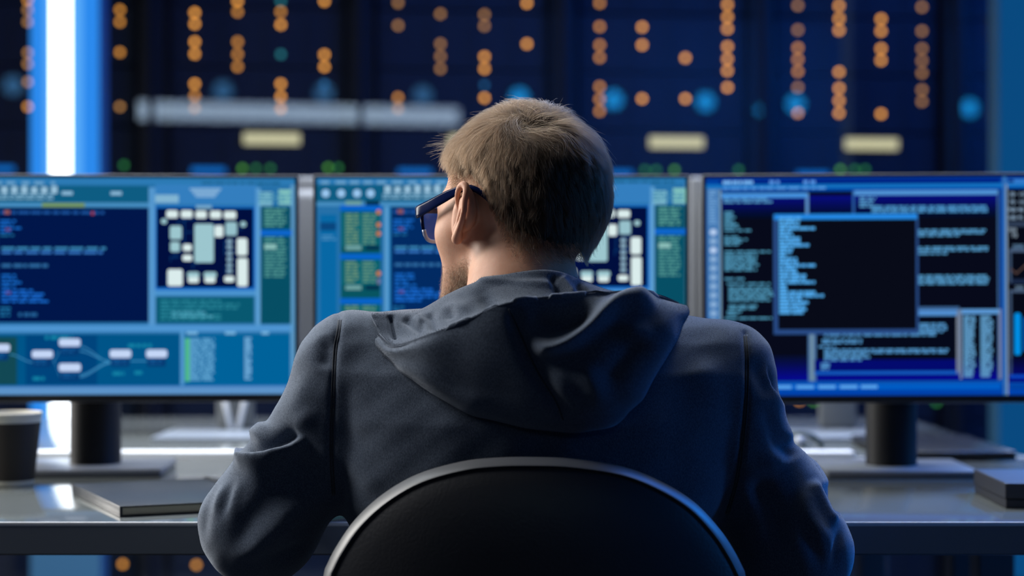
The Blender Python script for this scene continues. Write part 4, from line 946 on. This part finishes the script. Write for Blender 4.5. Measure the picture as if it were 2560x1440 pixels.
def flow(P, N):
    """combing direction: out from the whorl with a swirl, drawn down at the sides and back"""
    r = P - WHORL; d = np.linalg.norm(r, axis=1)[:,None]; r = r/np.maximum(d, 1e-6)
    sw = np.cross(N, r); top = np.clip((P[:,2]-0.055)/0.05, 0, 1)[:,None]
    g = np.array([0, -0.12, -1.0]); back = np.clip(-P[:,1]/0.08, 0, 1)[:,None]
    right = np.clip(P[:,0]/0.05, 0, 1)[:,None]
    near = np.exp(-(d/0.020)**2)
    v = r*(1-near) + near*np.array([0.45, 0.75, 0.2]) + 0.55*sw*np.exp(-(d/0.05)**2)*(1-near) + g*(1-top)*1.3 + np.array([0.55, 0.15, 0.1])*top*right
    v = v - N*np.sum(v*N, axis=1)[:,None]
    return v/np.maximum(np.linalg.norm(v, axis=1), 1e-9)[:,None]
def hair_height(P):
    """how far the hair stands off the scalp"""
    top = np.clip((P[:,2]-0.035)/0.06, 0, 1); right = np.clip((P[:,0]+0.02)/0.08, 0, 1); back = np.clip((-P[:,1]-0.02)/0.07, 0, 1)
    edge = np.clip((P[:,2]-hairline(P[:,1]))/0.05, 0, 1)
    h = 0.0018 + edge*(0.0025 + 0.0065*top + 0.0018*back)
    h = h + 0.0085*np.clip((P[:,1]-0.000)/0.06, 0, 1)*np.clip((P[:,2]-0.062)/0.03, 0, 1)*np.clip(0.75-P[:,0]/0.08, 0.3, 1)
    wd = np.linalg.norm(P-WHORL, axis=1)
    return h*(1-0.55*np.exp(-(wd/0.012)**2))
def strands(roots, length, n, lift, jit, clump=None, wild=None):
    P = roots.copy(); N = gradn(P); out = [P - N*0.001]; base = hair_height(roots)
    J = RNG.normal(size=roots.shape)*jit[:,None]
    for i in range(1, n):
        t = i/(n-1)
        v = flow(P, N) + J*(0.5+0.5*t)
        if clump is not None: v = v + (clump - P)*0.0
        v = v - N*np.sum(v*N, axis=1)[:,None]; v /= np.maximum(np.linalg.norm(v, axis=1), 1e-9)[:,None]
        P = P + v*(length/(n-1))[:,None]
        N = gradn(P); d = scalp(*P.T)
        tgt = base*lift*(1 - (1-t)**2.2)
        if wild is not None: tgt = tgt + wild*t*t
        P = P + N*(tgt - d)[:,None]; out.append(P)
    return np.stack(out, 1)
NH = 70000
D = dirs(int(NH*2.4)); R0 = to_skull(D)
ok = R0[:,2] > hairline(R0[:,1]) + RNG.normal(size=len(R0))*0.0035
ok &= ~((R0[:,2] < -0.055) & (R0[:,0] > 0.022) & (R0[:,2] < -0.055 - 0.02*RNG.random(len(R0))))
ok &= ~((R0[:,1] > 0.086) & (R0[:,2] < 0.095))
hpx, hpy = proj(to_world(R0)); ok &= ~((hpy > np.where(hpx > 1405, 646, 662) + RNG.normal(size=len(hpy))*6) & (hpx > 1250) & (R0[:,1] < 0))
fade = R0[:,2] < denseline(R0[:,1]) + RNG.normal(size=len(R0))*0.006
ok &= ~(fade & (RNG.random(len(R0)) < 0.55))
R0 = R0[ok][:NH]; fade = fade[ok][:NH]
wc = WHORL-np.array([0,-0.012,0.02]); wc = wc/np.linalg.norm(wc)
hp = np.array([1312.0, 312.0]); tY = 1.95
for _ in range(40):
    q = to_local(*np.array(W(hp[0], hp[1], tY))); tY += 0.8*float(scalp(*[np.array([v]) for v in q])[0])*SCL
HOLE = np.array(to_local(*np.array(W(hp[0], hp[1], tY)))); hc_ = HOLE-np.array([0,-0.012,0.02]); hc_ = hc_/np.linalg.norm(hc_)
extra = to_skull(wc + RNG.normal(size=(4200, 3))*0.10)
extra = np.concatenate([extra, to_skull(hc_ + RNG.normal(size=(3500, 3))*0.075)])
R0 = np.concatenate([R0, extra]); fade = np.concatenate([fade, np.zeros(len(extra), bool)])
# clumping: every strand borrows the jitter of a nearby guide
G = R0[RNG.choice(len(R0), 1500, replace=False)]
near = np.empty(len(R0), int)
for i in range(0, len(R0), 4000): near[i:i+4000] = np.argmin(((R0[i:i+4000,None,:]-G[None])**2).sum(-1), 1)
z = R0[:,2]; above = np.clip((z-hairline(R0[:,1]))/0.09, 0, 1); top = np.clip((z-0.05)/0.05, 0, 1); right = np.clip((R0[:,0]+0.01)/0.07, 0, 1)
length = 0.0045 + 0.0175*above + 0.030*top + 0.016*right*above
length *= 1 - 0.5*np.clip((R0[:,1]-0.01)/0.04, 0, 1)*np.clip((0.02-R0[:,0])/0.04, 0, 1)*np.clip((0.098-R0[:,2])/0.02, 0, 1)
length *= RNG.uniform(0.75, 1.15, len(R0))*(0.85+0.3*RNG.random(len(G))[near])
length = np.where(fade, RNG.uniform(0.0018, 0.0045, len(R0)), length)
lift = RNG.uniform(0.35, 1.05, len(R0))*(0.80+0.45*RNG.random(len(G))[near])
wild = np.where(RNG.random(len(R0)) < 0.02, RNG.uniform(0.002, 0.008, len(R0)), 0.0)
NP_ = 8
nearw = np.exp(-(np.linalg.norm(G-HOLE, axis=1)/0.012)**2)[:,None]; smooth = np.clip(0.5-G[:,0]/0.08, 0.25, 1)[:,None]
J0 = RNG.normal(size=(len(G), 3))*(0.28*smooth + 0.9*nearw)
Pn = R0.copy(); Nn = gradn(Pn); base = hair_height(R0); cur = [Pn - Nn*0.001]
Jn = J0[near] + RNG.normal(size=R0.shape)*(0.10 + 1.1*np.exp(-(np.linalg.norm(R0-HOLE, axis=1)/0.010)**2))[:,None]
for i in range(1, NP_):
    t = i/(NP_-1)
    v = flow(Pn, Nn) + Jn*(0.4+0.6*t); v -= Nn*np.sum(v*Nn, axis=1)[:,None]; v /= np.maximum(np.linalg.norm(v, axis=1), 1e-9)[:,None]
    step = v*(length/(NP_-1))[:,None]
    pull = (G[near] - R0)*0.35*t/NP_           # strands of a lock draw together towards the tip
    Pn = Pn + step + pull; Nn = gradn(Pn); d = scalp(*Pn.T)
    Pn = Pn + Nn*(base*lift*(1-(1-t)**2.0) + wild*t*t - d)[:,None]; cur.append(Pn)
HS = [np.stack(cur, 1)]
# the forelock that stands away from the brow
k = 46; fl = to_skull(np.array([-0.43, 0.68, 0.76]) + RNG.normal(size=(k, 3))*0.07)
fN = gradn(fl); c = [fl]; dirn = np.array([-0.72, 0.62, 0.05]) + RNG.normal(size=(k, 3))*0.16
for i in range(1, NP_):
    c.append(c[-1] + (dirn + np.array([0, 0, 0.30-0.09*i]))*(RNG.uniform(0.5, 1.0, k)*0.0056)[:,None] + fN*0.0006)
HS.append(np.stack(c, 1))
HS = np.concatenate(HS)
def curves_obj(name, S, r0, r1, m, parent):
    hc = bpy.data.hair_curves.new(name); n = S.shape[1]
    hc.add_curves([n]*len(S))
    hc.attributes['position'].data.foreach_set('vector', (to_world(S.reshape(-1, 3)) - np.array(PO)).astype(np.float32).ravel())
    a = hc.attributes.get('radius') or hc.attributes.new('radius', 'FLOAT', 'POINT')
    a.data.foreach_set('value', np.tile(np.linspace(r0, r1, n), len(S)).astype(np.float32))
    o = bpy.data.objects.new(name, hc); COL.objects.link(o); o.parent = parent; hc.materials.append(m)
    return o
def hair_mat(name, col, rough, var):
    m, nt, p, out = new_mat(name); nt.nodes.remove(p)
    h = nt.nodes.new('ShaderNodeBsdfHairPrincipled'); h.parametrization = 'COLOR'; h.inputs['Color'].default_value = (*col, 1)
    h.inputs['Roughness'].default_value = rough; h.inputs['IOR'].default_value = 1.42; h.inputs['Radial Roughness'].default_value = 0.45; 
    for key, val in (('Random Color', var), ('Random Roughness', 0.2)):
        if key in h.inputs: h.inputs[key].default_value = val
    nt.links.new(h.outputs[0], out.inputs['Surface']); return m
M_HAIR = hair_mat('dark blond hair', (0.025, 0.0135, 0.0068), 0.42, 0.5)
# scalp cap under the strands
ico = bmesh.new(); bmesh.ops.create_icosphere(ico, subdivisions=6, radius=1.0); ico.verts.ensure_lookup_table()
Dv = np.array([v.co[:] for v in ico.verts]); Pv = to_skull(Dv); mk = Pv[:,2] - denseline(Pv[:,1])
mk = np.where((Pv[:,1] > 0.084) & (Pv[:,2] < 0.093), -1, mk)
off = np.clip(mk/0.02, -1, 1)*0.0009 + np.clip(mk/0.06, 0, 1)*hair_height(Pv)*0.22
Pv2 = Pv + gradn(Pv)*off[:,None]
keep = [[v.index for v in f.verts] for f in ico.faces if all(mk[v.index] > (0.024 if Pv[v.index][2] < 0.0 else -0.002) for v in f.verts)]
used = sorted({i for f in keep for i in f}); remap = {o: n for n, o in enumerate(used)}; ico.free()
cap = bpy.data.meshes.new('hair'); cap.from_pydata([tuple(v) for v in (to_world(Pv2[used]) - np.array(PO))], [], [[remap[i] for i in f] for f in keep]); cap.update()
hair = link_mesh('hair', cap, mat('hair shade', (0.022, 0.014, 0.009), rough=0.9, spec=0.05), person, True)
hair['label'] = 'short dark blond hair with a whorl at the crown'
curves_obj('strands', HS, 0.000115, 0.00004, M_HAIR, hair)['kind'] = 'stuff'
# ---- stubble beard and sideburns
D = dirs(230000); R1 = to_skull(D, (0, 0.02, -0.04)); x, y, z = R1.T
bt = (z < -0.026 - 0.25*np.clip(y-0.03, 0, 1)) & (y > 0.0) & (z > -0.125); sb = (np.abs(y-0.026) < 0.013) & (z < 0.02) & (z > -0.06)
fade = np.where(bt, np.clip((-0.022-z)/0.060, 0.05, 1)**1.3*np.clip(1.15-(y-0.03)/0.09, 0.35, 1), 0.22)
sel = (bt | sb) & (RNG.random(len(z)) < fade) & ~((x > 0.02) & (y < 0.045)); R1 = R1[sel]; fade = fade[sel]
N1 = gradn(R1); v = np.array([0, 0.25, -1.0]) + RNG.normal(size=R1.shape)*0.45
ln = (0.0025 + 0.0065*fade)*RNG.uniform(0.6, 1.2, len(R1)); c = [R1 - N1*0.0008]
for i in range(1, 4):
    t = i/3; w = v + N1*(0.75 - 0.5*t); w /= np.linalg.norm(w, axis=1)[:,None]; c.append(c[-1] + w*(ln/3)[:,None])
curves_obj('beard', np.stack(c, 1), 0.00009, 0.00004, hair_mat('sandy beard', (0.014, 0.0075, 0.004), 0.4, 0.4), person)['kind'] = 'stuff'

# ---- loose nap fibres on the fleece
def nap(V, Q, n, parent, keep):
    Nn = normals(V, Q); f = Q[RNG.integers(0, len(Q), n)]; w = RNG.random((n, 4)); w /= w.sum(1)[:,None]
    P = (V[f]*w[:,:,None]).sum(1); N = (Nn[f]*w[:,:,None]).sum(1); m = keep(P, N); P, N = P[m], N[m]
    T = RNG.normal(size=P.shape); ln = RNG.uniform(0.0006, 0.0016, len(P))[:,None]; c = [P]
    for i in range(1, 4): c.append(P + (N*(0.75*i/3) + T*0.55*(i/3)**1.3)*ln)
    S = np.stack(c, 1); hc = bpy.data.hair_curves.new('nap'); hc.add_curves([4]*len(S))
    hc.attributes['position'].data.foreach_set('vector', (S.reshape(-1, 3) - np.array(PO)).astype(np.float32).ravel())
    a = hc.attributes.get('radius') or hc.attributes.new('radius', 'FLOAT', 'POINT'); a.data.foreach_set('value', np.tile(np.linspace(0.00004, 0.00002, 4), len(S)).astype(np.float32))
    o = bpy.data.objects.new('nap', hc); COL.objects.link(o); o.parent = parent; hc.materials.append(mat('nap fibre', (0.10, 0.115, 0.145), rough=0.9, spec=0.1)); o['kind'] = 'stuff'
vis = lambda P, N: (N[:,1] < 0.35) & (P[:,2] > 0.68) & (P[:,1] < 2.25)
nap(hV, hQ, 150000, hoodie, vis); nap(gV, gQ, 45000, hood, vis)

# ---- glasses
M_FRAME = mat('deep blue acetate', (0.003, 0.008, 0.045), rough=0.15, spec=0.05)
M_RIMCLEAR = mat('pale blue clear rim', (0.30, 0.36, 0.52), rough=0.12)
def lw(p): return Vector(to_world(np.array(p))) - PO
gl = MB()
for s in (-1, 1):
    rim = []
    for k in range(28):
        a = 2*math.pi*k/28; ca, sa = math.cos(a), math.sin(a); q = 0.62
        xx = 0.0265*math.copysign(abs(ca)**q, ca); zz = 0.0195*math.copysign(abs(sa)**q, sa)
        rim.append(lw((s*(0.037+xx*1.0), 0.105-0.16*abs(0.037+xx)**1.0*abs(xx+0.037)/0.07, 0.000+zz)))
    gl.tube(rim, 0.0022, 8, closed=True)
    top = [lw((s*(0.037+xx), 0.106-0.16*(0.037+xx)**2/0.07, 0.0185-abs(xx)*0.04)) for xx in (-0.026, -0.012, 0.003, 0.017, 0.028, 0.034)]
    gl.tube(top, 0.002, 8, flat=(0.0026, 0.0042))
gl.tube([lw((-0.012, 0.105, 0.014)), lw((0, 0.109, 0.016)), lw((0.012, 0.105, 0.014))], 0.0026, 8)
glasses = gl.build('glasses', M_FRAME, person, smooth=True); glasses['label'] = 'blue framed glasses'
for s in (-1, 1):
    arm = [lw((s*x, y, z)) for x, y, z in ((0.0690, 0.0975, 0.0150), (0.0725, 0.091, 0.0150), (0.0755, 0.073, 0.0175), (0.0785, 0.050, 0.0215), (0.0800, 0.025, 0.0260), (0.0800, 0.004, 0.0285), (0.0785, -0.012, 0.0240), (0.0755, -0.028, 0.0100), (0.0735, -0.036, -0.004))]
    MB().tube([tuple(p) for p in catmull(np.array(arm), 4)], 0.002, 10, flat=[(0.0018, h) for h in np.interp(np.linspace(0, 1, 33), [0, .15, .45, .62, .8, 1], [.0072, .0075, .0060, .0036, .0034, .0028])]).build('temple_arm', M_FRAME, glasses, smooth=True)
    low = [lw((s*(0.037+0.0265*math.copysign(abs(math.cos(a))**.62, math.cos(a))), 0.1035-0.16*(0.037+0.0265*math.cos(a))**2/0.07, 0.0195*math.copysign(abs(math.sin(a))**.62, math.sin(a)))) for a in np.linspace(math.radians(-172), math.radians(-8), 18)]
    MB().tube(low, 0.0024, 8).build('lower_rim', M_RIMCLEAR, glasses, smooth=True)
    lens = []
    bm = bmesh.new()
    for dy in (0.1035, 0.1020):
        lens.append([bm.verts.new(lw((s*(0.037+0.0258*math.copysign(abs(math.cos(a))**.62, math.cos(a))), dy-0.16*(0.037+0.0265*math.cos(a))**2/0.07, 0.0188*math.copysign(abs(math.sin(a))**.62, math.sin(a))))) for a in np.linspace(0, 2*math.pi, 28, endpoint=False)])
    bm.faces.new(lens[0]); bm.faces.new(lens[1][::-1])
    for k in range(28): bm.faces.new((lens[0][k], lens[1][k], lens[1][(k+1)%28], lens[0][(k+1)%28]))
    me = bpy.data.meshes.new('lens'); bm.to_mesh(me); bm.free(); link_mesh('lens', me, glass('clear lens', 0.03, tint=(0.92, 0.96, 1.0)), glasses)

# ================================================================== LIGHT
def area(name, loc, target, size, energy, col, spread=180):
    d = bpy.data.lights.new(name, 'AREA'); d.shape = 'RECTANGLE'; d.size, d.size_y = size; d.energy = energy; d.color = col; d.spread = math.radians(spread)
    o = bpy.data.objects.new(name, d); COL.objects.link(o); o.location = loc
    o.rotation_euler = (Vector(target)-Vector(loc)).to_track_quat('-Z', 'Y').to_euler(); return o
area('left_ceiling_light', (-2.2, 2.95, 2.45), (0.0, 2.15, 1.0), (1.3, 1.0), 44, (1.0, 0.97, 0.91))
area('side_fill_light', (-2.2, 2.20, 2.50), (0.0, 2.15, 1.0), (0.6, 0.9), 36, (0.97, 0.98, 1.0))  # added fill for the sleeve and left back, no lamp fixture there
area('left_fill_light', (-2.5, 3.75, 1.50), (0.0, 2.15, 1.05), (0.8, 1.1), 66, (1.0, 0.96, 0.90))  # added fill for the cheek, no lamp hangs on that wall
area('front_ceiling_light', (0.1, 2.95, 3.0), (0.1, 2.95, 0.7), (2.6, 0.35), 15, (0.92, 0.97, 1.0), 120)
area('far_desk_fill_light', (-0.3, 3.75, 3.0), (-0.3, 3.70, 0.7), (2.4, 0.5), 75, (0.86, 0.93, 1.0), 100)  # added fill to brighten the far desk, not a known ceiling lamp
area('blue_side_light', (4.0, 2.0, 1.6), (0.2, 2.05, 1.0), (0.6, 1.6), 32, (0.02, 0.27, 1.0))
area('blue_desk_light', (1.50, 3.30, 1.35), (0.86, 2.72, 0.74), (0.25, 0.5), 5, (0.003, 0.25, 1.0), 34)
area('blue_haze_light', (4.4, -1.3, 2.8), (4.4, -2.7, 1.4), (3.0, 0.3), 90, (0.01, 0.26, 1.0))  # added wash on the back wall, mirrored as blue haze in the doors
area('blue_rack_fill_light', (2.2, 4.3, 2.95), (1.3, 5.7, 1.3), (2.4, 0.4), 170, (0.01, 0.20, 1.0))  # added blue fill for the rack fronts, not a known ceiling lamp
w = bpy.data.worlds.new('world'); SC.world = w; w.use_nodes = True
w.node_tree.nodes['Background'].inputs[0].default_value = (0.01, 0.03, 0.10, 1); w.node_tree.nodes['Background'].inputs[1].default_value = 0.05

# ================================================================== CAMERA
cd = bpy.data.cameras.new('camera'); cam = bpy.data.objects.new('camera', cd); COL.objects.link(cam)
cam.location = (0, 0, CAM_Z); cam.rotation_euler = (math.pi/2, 0, 0)
cd.sensor_width = 36.0; cd.lens = F_PX/2560*36.0; cd.clip_end = 60
cd.dof.use_dof = True; cd.dof.focus_distance = 2.10; cd.dof.aperture_fstop = cd.lens/24.0; cd.dof.aperture_blades = 0
SC.camera = cam
SC.view_settings.view_transform = 'Standard'; SC.view_settings.look = 'None'; SC.view_settings.exposure = 0.0; SC.view_settings.gamma = 1.0; SC.view_settings.use_curve_mapping = False
SC.cycles.use_denoising = True; SC.cycles.max_bounces = 8; SC.cycles.transparent_max_bounces = 12; SC.cycles.sample_clamp_indirect = 6.0; SC.cycles.caustics_reflective = False; SC.cycles.caustics_refractive = False
